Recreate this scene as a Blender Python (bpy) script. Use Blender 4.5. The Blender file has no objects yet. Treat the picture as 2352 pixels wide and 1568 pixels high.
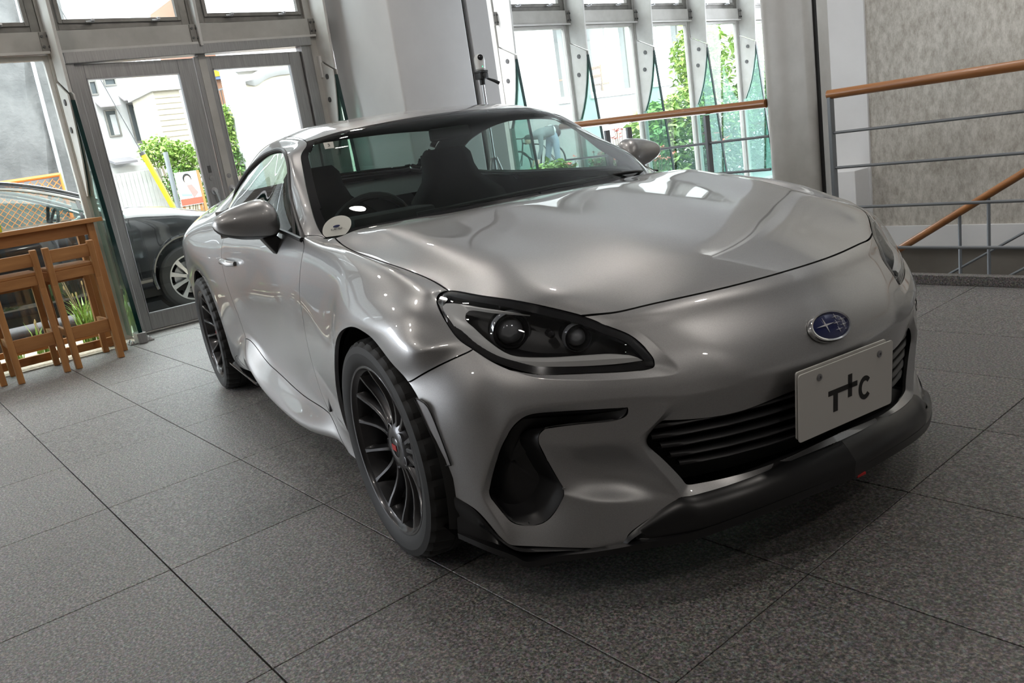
import bpy, bmesh, math, random
from mathutils import Vector, Matrix
import numpy as np

# ------------------------------------------------------------------ camera
C = bpy.context.scene.collection
SCN = bpy.context.scene
CAM_POS = Vector((1.75147, -1.83542, 1.07923))
CAM_ROWS = ((0.6378591, 0.7558134, -0.1479255), (0.0903223, -0.2641617, -0.9602398), (-0.7648383, 0.5991367, -0.2367647))          # right, down, forward
FPX = 1850.250
CAR_TURN = 0.17129            # the car stands turned by this against the floor grid

cam_data = bpy.data.cameras.new('camera')
cam_data.sensor_fit = 'HORIZONTAL'
cam_data.sensor_width = 36.0
cam_data.lens = FPX / 2352.0 * 36.0
cam_data.clip_start = 0.05
cam_data.clip_end = 400.0
camera = bpy.data.objects.new('camera', cam_data)
C.objects.link(camera)
_r, _d, _f = [Vector(v) for v in CAM_ROWS]
_m = Matrix((( _r.x, -_d.x, -_f.x, CAM_POS.x), (_r.y, -_d.y, -_f.y, CAM_POS.y), (_r.z, -_d.z, -_f.z, CAM_POS.z), (0, 0, 0, 1)))
camera.matrix_world = _m
SCN.camera = camera

# ------------------------------------------------------------------ sky, lamps, exposure
world = bpy.data.worlds.new('overcast_sky'); SCN.world = world; world.use_nodes = True
_nt = world.node_tree; _bg = _nt.nodes['Background']
_tc = _nt.nodes.new('ShaderNodeTexCoord'); _sx = _nt.nodes.new('ShaderNodeSeparateXYZ'); _rp = _nt.nodes.new('ShaderNodeValToRGB')
_nt.links.new(_tc.outputs['Generated'], _sx.inputs[0]); _nt.links.new(_sx.outputs['Z'], _rp.inputs['Fac'])
_rp.color_ramp.elements[0].position = 0.0; _rp.color_ramp.elements[0].color = (0.82, 0.88, 0.95, 1)
_rp.color_ramp.elements[1].position = 0.8; _rp.color_ramp.elements[1].color = (1.0, 1.0, 1.0, 1)
_nt.links.new(_rp.outputs['Color'], _bg.inputs['Color'])
SKY = 7.0
_bg.inputs['Strength'].default_value = SKY

def ceiling_lamp(x, y, z, size, watt, col=(1.0, 0.93, 0.86)):
    ld = bpy.data.lights.new('downlight', 'AREA'); ld.shape = 'DISK'; ld.size = size; ld.energy = watt; ld.color = col
    o = bpy.data.objects.new('downlight', ld); o.location = (x, y, z); C.objects.link(o)
    return o
CEIL = 3.45
LAMPS = [(-1.9, -.15), (-1.0, 1.3), (-3.6, -1.2), (-3.6, 1.2), (-.9, -2.6), (1.6, .6), (1.6, -2.6), (3.6, -.8), (-3.2, -3.4), (.6, -4.6)]
for _x, _y in LAMPS:
    ceiling_lamp(_x, _y, CEIL - .03, .16, 9.0)
# added fill light that brightens the stairwell wall, no real source there
_ld = bpy.data.lights.new('stairwell_wall_fill', 'AREA'); _ld.shape = 'RECTANGLE'; _ld.size = 3.5; _ld.size_y = 1.2; _ld.energy = 70.0; _ld.color = (0.93, 0.97, 1.0)
_lo = bpy.data.objects.new('stairwell_wall_fill', _ld); _lo.location = (.8, 2.75, 3.3); _lo.rotation_euler = (math.radians(55), 0, 0); C.objects.link(_lo)
SCN.view_settings.view_transform = 'Standard'
SCN.view_settings.look = 'None'
SCN.view_settings.gamma = 1.0
SCN.view_settings.use_curve_mapping = False
SCN.view_settings.exposure = 0.55
SCN.cycles.max_bounces = 10
SCN.cycles.transparent_max_bounces = 24
SCN.cycles.sample_clamp_indirect = 8.0
SCN.cycles.caustics_reflective = False
SCN.cycles.caustics_refractive = False
# ------------------------------------------------------------------ helpers
def link(o, parent=None):
    C.objects.link(o)
    if parent is not None:
        o.parent = parent
    return o

def tag(o, label=None, cat=None, group=None, kind=None):
    if label: o['label'] = label
    if cat: o['category'] = cat
    if group: o['group'] = group
    if kind: o['kind'] = kind
    return o

def empty(name, loc=(0, 0, 0), rz=0.0, parent=None):
    o = bpy.data.objects.new(name, None)
    o.empty_display_size = 0.1
    o.location = loc
    o.rotation_euler = (0, 0, rz)
    return link(o, parent)

def mesh_obj(name, verts, faces, mat=None, parent=None, smooth=False):
    me = bpy.data.meshes.new(name)
    me.from_pydata([tuple(v) for v in verts], [], [tuple(f) for f in faces])
    if mat is not None:
        me.materials.append(mat)
    if smooth:
        me.polygons.foreach_set('use_smooth', [True] * len(me.polygons))
    me.update()
    o = bpy.data.objects.new(name, me)
    return link(o, parent)

def basis(d, up=(0, 0, 1)):
    d = Vector(d).normalized()
    u = Vector(up)
    if abs(d.dot(u.normalized())) > 0.98:
        u = Vector((1, 0, 0))
    s = d.cross(u).normalized()
    return d, s, s.cross(d).normalized()

class MB:
    """Collects shapes and links them as ONE mesh object."""
    def __init__(self):
        self.v = []; self.f = []
    def add(self, vs, fs):
        n = len(self.v)
        self.v += [Vector(v) for v in vs]
        self.f += [tuple(i + n for i in f) for f in fs]
        return self
    def box(self, c, s, rz=0.0):
        x, y, z = s[0] / 2, s[1] / 2, s[2] / 2
        R = Matrix.Rotation(rz, 3, 'Z')
        vs = [Vector(c) + R @ Vector((i * x, j * y, k * z)) for i in (-1, 1) for j in (-1, 1) for k in (-1, 1)]
        return self.add(vs, [(0, 1, 3, 2), (4, 6, 7, 5), (0, 4, 5, 1), (2, 3, 7, 6), (0, 2, 6, 4), (1, 5, 7, 3)])
    def bb(self, a, b):
        return self.box([(a[i] + b[i]) / 2 for i in range(3)], [abs(b[i] - a[i]) for i in range(3)])
    def bar(self, a, b, w, h, up=(0, 0, 1)):
        a, b = Vector(a), Vector(b)
        d, s, u = basis(b - a, up)
        vs = []
        for p in (a, b):
            for i, j in ((-1, -1), (1, -1), (1, 1), (-1, 1)):
                vs.append(p + s * (i * w / 2) + u * (j * h / 2))
        return self.add(vs, [(3, 2, 1, 0), (4, 5, 6, 7), (0, 1, 5, 4), (1, 2, 6, 5), (2, 3, 7, 6), (3, 0, 4, 7)])
    def tube(self, pts, r, n=10, closed=False, cap=True):
        pts = [Vector(p) for p in pts]
        m = len(pts)
        rs = r if isinstance(r, (list, tuple)) else [r] * m
        base = len(self.v)
        up = None
        for i, p in enumerate(pts):
            if closed:
                t = pts[(i + 1) % m] - pts[i - 1]
            else:
                t = pts[min(i + 1, m - 1)] - pts[max(i - 1, 0)]
            t.normalize()
            if up is None:
                _, s, up = basis(t)
            s = t.cross(up)
            if s.length < 1e-5:
                _, s, up = basis(t)
            s.normalize()
            up = s.cross(t).normalized()
            for k in range(n):
                a = 2 * math.pi * k / n
                self.v.append(p + (s * math.cos(a) + up * math.sin(a)) * rs[i])
        q = m if closed else m - 1
        for i in range(q):
            i2 = (i + 1) % m
            for k in range(n):
                k2 = (k + 1) % n
                self.f.append((base + i * n + k, base + i * n + k2, base + i2 * n + k2, base + i2 * n + k))
        if cap and not closed:
            self.f.append(tuple(base + k for k in reversed(range(n))))
            self.f.append(tuple(base + (m - 1) * n + k for k in range(n)))
        return self
    def cyl(self, a, b, r, n=20, r2=None):
        return self.tube([a, b], [r, r if r2 is None else r2], n)
    def lathe(self, prof, origin, axis, n=48, closed=False, up=(0, 0, 1)):
        """prof: list of (along axis, radius)."""
        d, s, u = basis(axis, up)
        o = Vector(origin)
        base = len(self.v)
        m = len(prof)
        for (h, r) in prof:
            for k in range(n):
                a = 2 * math.pi * k / n
                self.v.append(o + d * h + (s * math.cos(a) + u * math.sin(a)) * r)
        for i in range(m if closed else m - 1):
            i2 = (i + 1) % m
            for k in range(n):
                k2 = (k + 1) % n
                self.f.append((base + i * n + k, base + i * n + k2, base + i2 * n + k2, base + i2 * n + k))
        return self
    def prism(self, poly, off):
        """poly: 3-D polygon, off: thickness vector."""
        n = len(poly)
        off = Vector(off)
        vs = [Vector(p) for p in poly] + [Vector(p) + off for p in poly]
        fs = [tuple(range(n)), tuple(reversed(range(n, 2 * n)))]
        for i in range(n):
            j = (i + 1) % n
            fs.append((i, i + n, j + n, j))
        return self.add(vs, fs)
    def ball(self, c, r, n=12, m=8, scale=(1, 1, 1)):
        base = len(self.v)
        c = Vector(c)
        for i in range(m + 1):
            th = math.pi * i / m
            for k in range(n):
                a = 2 * math.pi * k / n
                self.v.append(c + Vector((r * scale[0] * math.sin(th) * math.cos(a), r * scale[1] * math.sin(th) * math.sin(a), r * scale[2] * math.cos(th))))
        for i in range(m):
            for k in range(n):
                k2 = (k + 1) % n
                self.f.append((base + i * n + k, base + (i + 1) * n + k, base + (i + 1) * n + k2, base + i * n + k2))
        return self
    def grid(self, rows):
        base = len(self.v)
        m = len(rows[0])
        for r in rows:
            self.v += [Vector(p) for p in r]
        for i in range(len(rows) - 1):
            for j in range(m - 1):
                self.f.append((base + i * m + j, base + i * m + j + 1, base + (i + 1) * m + j + 1, base + (i + 1) * m + j))
        return self
    def build(self, name, mat=None, parent=None, smooth=False, bevel=0.0, seg=2, angle=35, weld=False, recalc=True):
        me = bpy.data.meshes.new(name)
        me.from_pydata([tuple(v) for v in self.v], [], self.f)
        if recalc or weld or bevel:
            bm = bmesh.new(); bm.from_mesh(me)
            if weld: bmesh.ops.remove_doubles(bm, verts=bm.verts, dist=1e-4)
            if recalc: bmesh.ops.recalc_face_normals(bm, faces=bm.faces)
            if bevel:
                es = [e for e in bm.edges if len(e.link_faces) == 2 and e.calc_face_angle(0) > math.radians(angle)]
                bmesh.ops.bevel(bm, geom=es, offset=bevel, segments=seg, profile=0.5, affect='EDGES', clamp_overlap=True)
            bm.to_mesh(me); bm.free()
        if mat is not None: me.materials.append(mat)
        if smooth:
            for p in me.polygons: p.use_smooth = True
            me.set_sharp_from_angle(angle=math.radians(angle))
        me.update()
        o = bpy.data.objects.new(name, me)
        return link(o, parent)

def catmull(pts, n, closed=False):
    """Resample a chain of points smoothly to n points (chord-length even)."""
    P = np.array([list(p) for p in pts], float)
    m = len(P)
    if closed:
        Q = np.vstack([P[-1], P, P[0], P[1]]); segs = m
    else:
        Q = np.vstack([2 * P[0] - P[1], P, 2 * P[-1] - P[-2]]); segs = m - 1
    out = []
    K = 12
    for i in range(segs):
        p0, p1, p2, p3 = Q[i], Q[i + 1], Q[i + 2], Q[i + 3]
        t0 = 0; t1 = t0 + max(np.linalg.norm(p1 - p0), 1e-6) ** .5; t2 = t1 + max(np.linalg.norm(p2 - p1), 1e-6) ** .5; t3 = t2 + max(np.linalg.norm(p3 - p2), 1e-6) ** .5
        for k in range(K):
            t = t1 + (t2 - t1) * k / K
            a1 = (t1 - t) / (t1 - t0) * p0 + (t - t0) / (t1 - t0) * p1
            a2 = (t2 - t) / (t2 - t1) * p1 + (t - t1) / (t2 - t1) * p2
            a3 = (t3 - t) / (t3 - t2) * p2 + (t - t2) / (t3 - t2) * p3
            b1 = (t2 - t) / (t2 - t0) * a1 + (t - t0) / (t2 - t0) * a2
            b2 = (t3 - t) / (t3 - t1) * a2 + (t - t1) / (t3 - t1) * a3
            out.append((t2 - t) / (t2 - t1) * b1 + (t - t1) / (t2 - t1) * b2)
    out.append(P[0] if closed else P[-1])
    out = np.array(out)
    L = np.concatenate([[0], np.cumsum(np.linalg.norm(np.diff(out, axis=0), axis=1))])
    s = np.linspace(0, L[-1], n + 1)[:-1] if closed else np.linspace(0, L[-1], n)
    return np.stack([np.interp(s, L, out[:, k]) for k in range(3)], 1)

def chain_even(pts, per):
    """Catmull-Rom with `per` samples for every span (keeps the given points)."""
    P = [np.array(list(p), float) for p in pts]
    out = []
    for i in range(len(P) - 1):
        p1, p2 = P[i], P[i + 1]
        p0 = P[i - 1] if i > 0 else 2 * p1 - p2
        p3 = P[i + 2] if i + 2 < len(P) else 2 * p2 - p1
        for k in range(per):
            t = k / per
            out.append(0.5 * ((2 * p1) + (p2 - p0) * t + (2 * p0 - 5 * p1 + 4 * p2 - p3) * t * t + (3 * p1 - p0 - 3 * p2 + p3) * t ** 3))
    out.append(P[-1])
    return np.array(out)
# ------------------------------------------------------------------ materials
def principled(name, col, rough=0.5, metal=0.0, **kw):
    m = bpy.data.materials.new(name); m.use_nodes = True
    b = m.node_tree.nodes['Principled BSDF']
    b.inputs['Base Color'].default_value = (col[0], col[1], col[2], 1)
    b.inputs['Roughness'].default_value = rough
    b.inputs['Metallic'].default_value = metal
    for k, v in kw.items():
        b.inputs[k].default_value = v
    return m

def nodes(m):
    nt = m.node_tree
    return nt, nt.nodes['Principled BSDF'], nt.nodes, nt.links

def add_noise(m, scale, lo, hi, detail=4, rough=0.6, bump=0.0, dist=0.01, coord='Object', stretch=None, ramp=(0.3, 0.7)):
    """Mottle the base colour between lo and hi and optionally roughen the relief."""
    nt, b, N, L = nodes(m)
    tc = N.new('ShaderNodeTexCoord'); src = tc.outputs[coord]
    if stretch:
        mp = N.new('ShaderNodeMapping'); mp.inputs['Scale'].default_value = stretch
        L.new(src, mp.inputs['Vector']); src = mp.outputs['Vector']
    n = N.new('ShaderNodeTexNoise'); n.inputs['Scale'].default_value = scale; n.inputs['Detail'].default_value = detail; n.inputs['Roughness'].default_value = rough
    L.new(src, n.inputs['Vector'])
    r = N.new('ShaderNodeValToRGB')
    r.color_ramp.elements[0].position = ramp[0]; r.color_ramp.elements[0].color = (*lo, 1)
    r.color_ramp.elements[1].position = ramp[1]; r.color_ramp.elements[1].color = (*hi, 1)
    L.new(n.outputs['Fac'], r.inputs['Fac']); L.new(r.outputs['Color'], b.inputs['Base Color'])
    if bump:
        bp = N.new('ShaderNodeBump'); bp.inputs['Strength'].default_value = bump; bp.inputs['Distance'].default_value = dist
        L.new(n.outputs['Fac'], bp.inputs['Height']); L.new(bp.outputs['Normal'], b.inputs['Normal'])
    return m

def thin_glass(name, tint, refl=(1, 1, 1), ior=1.5, rough=0.0):
    m = bpy.data.materials.new(name); m.use_nodes = True
    nt = m.node_tree; N = nt.nodes; L = nt.links
    for n in list(N): N.remove(n)
    out = N.new('ShaderNodeOutputMaterial'); mx = N.new('ShaderNodeMixShader')
    lw = N.new('ShaderNodeLayerWeight'); lw.inputs['Blend'].default_value = 0.5
    pw = N.new('ShaderNodeMath'); pw.operation = 'POWER'; pw.inputs[1].default_value = 5.0
    r0 = ((ior - 1) / (ior + 1)) ** 2
    ma = N.new('ShaderNodeMath'); ma.operation = 'MULTIPLY_ADD'; ma.inputs[1].default_value = 1 - r0; ma.inputs[2].default_value = r0
    tr = N.new('ShaderNodeBsdfTransparent'); gl = N.new('ShaderNodeBsdfGlossy')
    tr.inputs['Color'].default_value = (*tint, 1); gl.inputs['Color'].default_value = (*refl, 1); gl.inputs['Roughness'].default_value = rough
    L.new(lw.outputs['Facing'], pw.inputs[0]); L.new(pw.outputs[0], ma.inputs[0]); L.new(ma.outputs[0], mx.inputs[0])
    L.new(tr.outputs[0], mx.inputs[1]); L.new(gl.outputs[0], mx.inputs[2]); L.new(mx.outputs[0], out.inputs[0])
    return m

M = {}
# silver metallic paint under clear coat
m = principled('silver_paint', (0.33, 0.33, 0.345), 0.42, 0.88, **{'Coat Weight': 1.0, 'Coat Roughness': 0.02, 'Coat IOR': 1.55})
nt, b, N, L = nodes(m)
tc = N.new('ShaderNodeTexCoord'); vo = N.new('ShaderNodeTexVoronoi'); vo.inputs['Scale'].default_value = 1400
L.new(tc.outputs['Object'], vo.inputs['Vector'])
mx = N.new('ShaderNodeMix'); mx.data_type = 'RGBA'; mx.inputs[0].default_value = 0.12
mx.inputs[6].default_value = (0.33, 0.33, 0.345, 1); L.new(vo.outputs['Color'], mx.inputs[7])
hs = N.new('ShaderNodeHueSaturation'); hs.inputs['Saturation'].default_value = 0.08; L.new(mx.outputs[2], hs.inputs['Color'])
L.new(hs.outputs[0], b.inputs['Base Color'])
M['paint'] = m
M['car_glass'] = thin_glass('car_glass', (0.60, 0.70, 0.67), ior=1.5)
M['lamp_glass'] = thin_glass('lamp_cover', (0.95, 0.96, 0.97), ior=1.5)
M['black_gloss'] = principled('black_gloss', (0.012, 0.012, 0.013), 0.08)
M['black_satin'] = principled('black_plastic', (0.009, 0.009, 0.010), 0.42)
M['black_matte'] = principled('black_matte', (0.008, 0.008, 0.008), 0.8)
M['rubber'] = principled('tyre_rubber', (0.009, 0.009, 0.009), 0.65)
M['wheel_metal'] = principled('dark_wheel_metal', (0.06, 0.06, 0.063), 0.30, 0.9, **{'Coat Weight': 0.5, 'Coat Roughness': 0.08})
M['chrome'] = principled('chrome', (0.75, 0.75, 0.76), 0.08, 1.0)
M['steel_part'] = principled('steel_part', (0.35, 0.35, 0.36), 0.35, 1.0)
M['plate_white'] = principled('plate_white', (0.62, 0.61, 0.58), 0.35)
M['print_black'] = principled('print_black', (0.012, 0.012, 0.012), 0.5)
M['emblem_blue'] = principled('emblem_blue', (0.006, 0.012, 0.09), 0.12, 0.2, **{'Coat Weight': 1.0})
M['cap_red'] = principled('cap_red', (0.45, 0.02, 0.02), 0.35)
M['star'] = principled('emblem_star_metal', (0.72, 0.72, 0.74), 0.25, 0.35)
M['interior'] = principled('interior_dark', (0.018, 0.018, 0.019), 0.75)
M['seat'] = principled('seat_fabric', (0.022, 0.022, 0.024), 0.85)
M['lamp_strip'] = principled('lamp_strip', (0.50, 0.50, 0.49), 0.28)
M['lamp_crystal'] = principled('lamp_crystal', (0.30, 0.31, 0.33), 0.08, 0.6)
M['reflector'] = principled('marker_lens', (0.33, 0.33, 0.34), 0.3, 0.3)
M['sticker'] = principled('sticker_paper', (0.60, 0.60, 0.55), 0.55)
M['lip_black'] = principled('lip_black', (0.006, 0.006, 0.0065), 0.33)
# ------------------------------------------------------------------ room and street materials
def granite(name, seed=0.0):
    m = principled(name, (0.3, 0.3, 0.3), 0.45)
    nt, b, N, L = nodes(m)
    geo = N.new('ShaderNodeNewGeometry'); inf = N.new('ShaderNodeObjectInfo')
    mp = N.new('ShaderNodeVectorMath'); mp.operation = 'ADD'
    L.new(geo.outputs['Position'], mp.inputs[0]); L.new(inf.outputs['Random'], mp.inputs[1])
    n1 = N.new('ShaderNodeTexNoise'); n1.inputs['Scale'].default_value = 130; n1.inputs['Detail'].default_value = 5; n1.inputs['Roughness'].default_value = .75
    n2 = N.new('ShaderNodeTexVoronoi'); n2.inputs['Scale'].default_value = 190
    n3 = N.new('ShaderNodeTexNoise'); n3.inputs['Scale'].default_value = 45; n3.inputs['Detail'].default_value = 3
    for n in (n1, n2, n3): L.new(mp.outputs[0], n.inputs['Vector'])
    r = N.new('ShaderNodeValToRGB'); e = r.color_ramp.elements
    e[0].position = .36; e[0].color = (.022, .021, .020, 1)
    e[1].position = .66; e[1].color = (.36, .33, .30, 1)
    a = e.new(.46); a.color = (.10, .085, .072, 1); a = e.new(.54); a.color = (.19, .165, .145, 1)
    L.new(n1.outputs['Fac'], r.inputs['Fac'])
    mx = N.new('ShaderNodeMix'); mx.data_type = 'RGBA'; mx.blend_type = 'OVERLAY'; mx.inputs[0].default_value = .45
    L.new(r.outputs['Color'], mx.inputs[6]); L.new(n2.outputs['Color'], mx.inputs[7])
    hs = N.new('ShaderNodeHueSaturation'); hs.inputs['Saturation'].default_value = .45
    L.new(mx.outputs[2], hs.inputs['Color'])
    va = N.new('ShaderNodeMath'); va.operation = 'MULTIPLY_ADD'; va.inputs[1].default_value = .12; va.inputs[2].default_value = .90
    L.new(inf.outputs['Random'], va.inputs[0]); L.new(va.outputs[0], hs.inputs['Value'])
    L.new(hs.outputs[0], b.inputs['Base Color'])
    bp = N.new('ShaderNodeBump'); bp.inputs['Strength'].default_value = .55; bp.inputs['Distance'].default_value = .004
    ad = N.new('ShaderNodeMath'); ad.operation = 'ADD'; L.new(n1.outputs['Fac'], ad.inputs[0]); L.new(n3.outputs['Fac'], ad.inputs[1])
    L.new(ad.outputs[0], bp.inputs['Height']); L.new(bp.outputs['Normal'], b.inputs['Normal'])
    rr = N.new('ShaderNodeMapRange'); rr.inputs[3].default_value = .22; rr.inputs[4].default_value = .50
    L.new(n2.outputs['Distance'], rr.inputs[0]); rr.inputs[2].default_value = .6
    L.new(rr.outputs[0], b.inputs['Roughness'])
    b.inputs['Specular IOR Level'].default_value = .9
    return m
M['granite'] = granite('granite_tile')
M['grout'] = principled('grout', (.10, .09, .085), .8)
M['white_wall'] = add_noise(principled('white_wall', (.62, .61, .60), .6), 2.5, (.58, .57, .56), (.64, .63, .62))
M['pillar_paint'] = add_noise(principled('pillar_paint', (.60, .60, .60), .55), 2.0, (.57, .57, .575), (.62, .62, .62))
M['ceiling'] = add_noise(principled('ceiling_paint', (.42, .415, .41), .8), 3.0, (.40, .395, .39), (.44, .435, .43))
M['back_wall'] = add_noise(principled('back_wall', (.30, .285, .27), .7), 2.0, (.28, .265, .25), (.32, .30, .285))
M['white_metal'] = add_noise(principled('white_painted_metal', (.62, .61, .58), .38), 6.0, (.56, .55, .52), (.66, .65, .63))
M['cream_metal'] = add_noise(principled('cream_painted_metal', (.48, .47, .44), .45), 5.0, (.42, .41, .38), (.52, .51, .48))
M['bronze'] = add_noise(principled('window_frame_metal', (.24, .23, .215), .42, .5), 9.0, (.20, .19, .18), (.28, .27, .25))
M['steel'] = add_noise(principled('brushed_steel', (.36, .355, .35), .36, .9), 3.0, (.30, .295, .29), (.42, .415, .41), stretch=(40, 40, 1.5))
M['steel_dark'] = principled('dark_steel', (.12, .12, .12), .4, .7)
M['glass'] = thin_glass('window_glass', (.93, .965, .955), ior=1.45)
M['glass_fin'] = thin_glass('fin_glass', (.70, .86, .82), ior=1.45)
M['glass_edge'] = principled('glass_edge', (.006, .030, .028), .12)
M['wood'] = add_noise(principled('pine_wood', (.45, .22, .08), .5), 7.0, (.30, .125, .038), (.47, .225, .075), detail=6, bump=.08, dist=.002, stretch=(3, 3, .35))
M['wood_h'] = add_noise(principled('pine_wood_level', (.45, .22, .08), .5), 7.0, (.30, .125, .038), (.47, .225, .075), detail=6, bump=.08, dist=.002, stretch=(3, .35, 3))
M['wood_end'] = add_noise(principled('pine_end_grain', (.34, .16, .06), .6), 60.0, (.24, .10, .035), (.40, .19, .07), detail=3)
M['handrail'] = add_noise(principled('handrail_wood', (.34, .14, .04), .34, **{'Coat Weight': .3, 'Coat Roughness': .15}), 5.0, (.25, .092, .024), (.40, .165, .05), detail=6, stretch=(.25, 4, 4))
M['rail_metal'] = principled('rail_grey_metal', (.20, .215, .23), .42, .35)
M['plaster'] = None
m = principled('textured_plaster', (.42, .40, .36), .9)
nt, b, N, L = nodes(m)
geo = N.new('ShaderNodeNewGeometry')
mp_ = N.new('ShaderNodeMapping'); mp_.inputs['Scale'].default_value = (1, 1, .45); L.new(geo.outputs['Position'], mp_.inputs['Vector'])
na = N.new('ShaderNodeTexNoise'); na.inputs['Scale'].default_value = 26; na.inputs['Detail'].default_value = 8; na.inputs['Roughness'].default_value = .78
nb = N.new('ShaderNodeTexNoise'); nb.inputs['Scale'].default_value = 3; nb.inputs['Detail'].default_value = 4
L.new(mp_.outputs[0], na.inputs['Vector']); L.new(geo.outputs['Position'], nb.inputs['Vector'])
r = N.new('ShaderNodeValToRGB'); r.color_ramp.elements[0].position = .30; r.color_ramp.elements[0].color = (.27, .24, .20, 1); r.color_ramp.elements[1].position = .62; r.color_ramp.elements[1].color = (.55, .52, .465, 1)
L.new(na.outputs['Fac'], r.inputs['Fac'])
mx = N.new('ShaderNodeMix'); mx.data_type = 'RGBA'; mx.blend_type = 'MULTIPLY'; mx.inputs[0].default_value = .5
r2 = N.new('ShaderNodeValToRGB'); r2.color_ramp.elements[0].position = .3; r2.color_ramp.elements[0].color = (.72, .71, .69, 1); r2.color_ramp.elements[1].position = .7; r2.color_ramp.elements[1].color = (1, 1, 1, 1)
L.new(nb.outputs['Fac'], r2.inputs['Fac']); L.new(r.outputs['Color'], mx.inputs[6]); L.new(r2.outputs['Color'], mx.inputs[7])
L.new(mx.outputs[2], b.inputs['Base Color'])
bp = N.new('ShaderNodeBump'); bp.inputs['Strength'].default_value = .6; bp.inputs['Distance'].default_value = .006
L.new(na.outputs['Fac'], bp.inputs['Height']); L.new(bp.outputs['Normal'], b.inputs['Normal'])
M['plaster'] = m
M['stair_shade'] = add_noise(principled('shaded_stair_wall', (.13, .115, .10), .8), 3.0, (.11, .095, .08), (.15, .135, .115))  # the stairwell's shade is put into this dark wall colour
M['lamp_face'] = principled('lamp_face', (1, 1, 1), .5, **{'Emission Color': (1.0, .93, .86, 1), 'Emission Strength': 18.0})
M['white_plastic'] = principled('white_plastic', (.70, .70, .69), .35)
M['black_plastic'] = principled('black_plastic_dull', (.015, .015, .016), .45)
M['aluminium'] = principled('aluminium', (.55, .55, .57), .3, 1.0)
# street
M['asphalt'] = add_noise(principled('asphalt', (.05, .05, .055), .75), 60.0, (.045, .045, .05), (.09, .09, .095), bump=.2, dist=.004)
M['gravel'] = add_noise(principled('pale_gravel', (.5, .45, .36), .9), 40.0, (.34, .29, .22), (.66, .60, .50), bump=.4, dist=.01)
M['concrete'] = add_noise(principled('fair_faced_concrete', (.30, .295, .29), .7), 4.0, (.27, .265, .26), (.33, .325, .32), detail=6)
M['white_house'] = add_noise(principled('white_house_wall', (.66, .66, .66), .7), 5.0, (.62, .62, .62), (.70, .70, .70))
M['cream_house'] = add_noise(principled('cream_house_wall', (.62, .56, .46), .75), 6.0, (.57, .51, .41), (.66, .60, .50))
M['slate'] = add_noise(principled('slate_roof', (.10, .10, .115), .6), 14.0, (.075, .075, .09), (.14, .14, .155))
M['sheet'] = add_noise(principled('scaffold_sheet', (.27, .265, .265), .8), 3.0, (.10, .10, .10), (.16, .157, .155), detail=6, bump=.5, dist=.08)
M['leaf_a'] = add_noise(principled('leaf_light', (.22, .36, .06), .5), 9.0, (.15, .29, .04), (.34, .47, .11), coord='Object')
M['leaf_b'] = add_noise(principled('leaf_mid', (.09, .20, .035), .5), 9.0, (.055, .14, .022), (.15, .28, .06), coord='Object')
M['leaf_c'] = add_noise(principled('leaf_dark', (.035, .085, .02), .5), 9.0, (.02, .055, .012), (.06, .125, .03), coord='Object')
for k in ('leaf_a', 'leaf_b', 'leaf_c'):
    nodes(M[k])[1].inputs['Subsurface Weight'].default_value = 0.0
M['stem'] = principled('plant_stem', (.20, .15, .07), .7)
M['flower'] = add_noise(principled('red_flower', (.55, .07, .04), .5), 20.0, (.42, .04, .03), (.66, .14, .08))
M['orange'] = principled('orange_paint', (.75, .20, .03), .4)
M['yellow'] = principled('yellow_cover', (.85, .50, .02), .4)
M['navy_paint'] = principled('navy_black_paint', (.010, .011, .014), .12, 0.2, **{'Coat Weight': 1.0, 'Coat Roughness': .02})
M['alloy'] = principled('alloy_wheel', (.50, .50, .51), .25, .9)
M['tail_red'] = principled('tail_lamp_red', (.40, .01, .01), .15, **{'Coat Weight': 1.0})
M['house_glass'] = principled('house_window_glass', (.10, .12, .13), .08)
M['brown_wall'] = principled('brown_tiles', (.24, .12, .07), .7)
M['denim'] = add_noise(principled('denim_cloth', (.20, .25, .32), .9), 30.0, (.16, .21, .28), (.25, .30, .37))
M['grey_cloth'] = principled('grey_jacket_cloth', (.12, .14, .15), .9)
M['white_cloth'] = principled('white_cloth', (.60, .62, .63), .9)
M['skin'] = principled('skin', (.42, .25, .18), .6)
M['hair'] = principled('black_hair', (.012, .011, .010), .6)
# ------------------------------------------------------------------ the room
def struct(o): o['kind'] = 'structure'; return o
FX = -5.36                                   # facade plane
def zo(y): return float(np.interp(y, [-3.6, -.2, 1.9, 4.4, 6.5, 9.2, 12], [-.05, -.032, .012, .032, .015, -.012, -.03]))

# floor: mortar bed and one object per granite tile
floor = struct(MB().bb((FX, -7.0, -.30), (5.0, 2.60, -.022)).build('floor', M['grout']))
TA, TB, TX0, TY0 = .7427, .5132, -3.663, -1.340
tile_me = None
ix0, ix1 = math.floor((-5.0 - TX0) / TA), math.ceil((5.0 - TX0) / TA)
for i in range(-2, 9):
    for j in range(-8, 8):
        x0, x1 = TX0 + i * TA, TX0 + (i + 1) * TA
        y0, y1 = TY0 + j * TB, TY0 + (j + 1) * TB
        x0 = max(x0, -5.02)
        y1 = min(y1, 2.60)
        if y1 - y0 < .05 or x1 - x0 < .05: continue
        full = (x1 - x0 > TA - .001) and (y1 - y0 > TB - .001)
        if full and tile_me is not None:
            o = bpy.data.objects.new('floor_tile', tile_me); link(o, floor)
        else:
            hx, hy = (x1 - x0) / 2 - .0014, (y1 - y0) / 2 - .0022
            o = MB().bb((-hx, -hy, -.024), (hx, hy, 0)).build('floor_tile', M['granite'], floor, bevel=.0012, seg=1)
            if full: tile_me = o.data
        o.location = ((x0 + x1) / 2, (y0 + y1) / 2, random.Random(i * 31 + j).uniform(-.0006, 0))
rest = MB()
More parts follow.
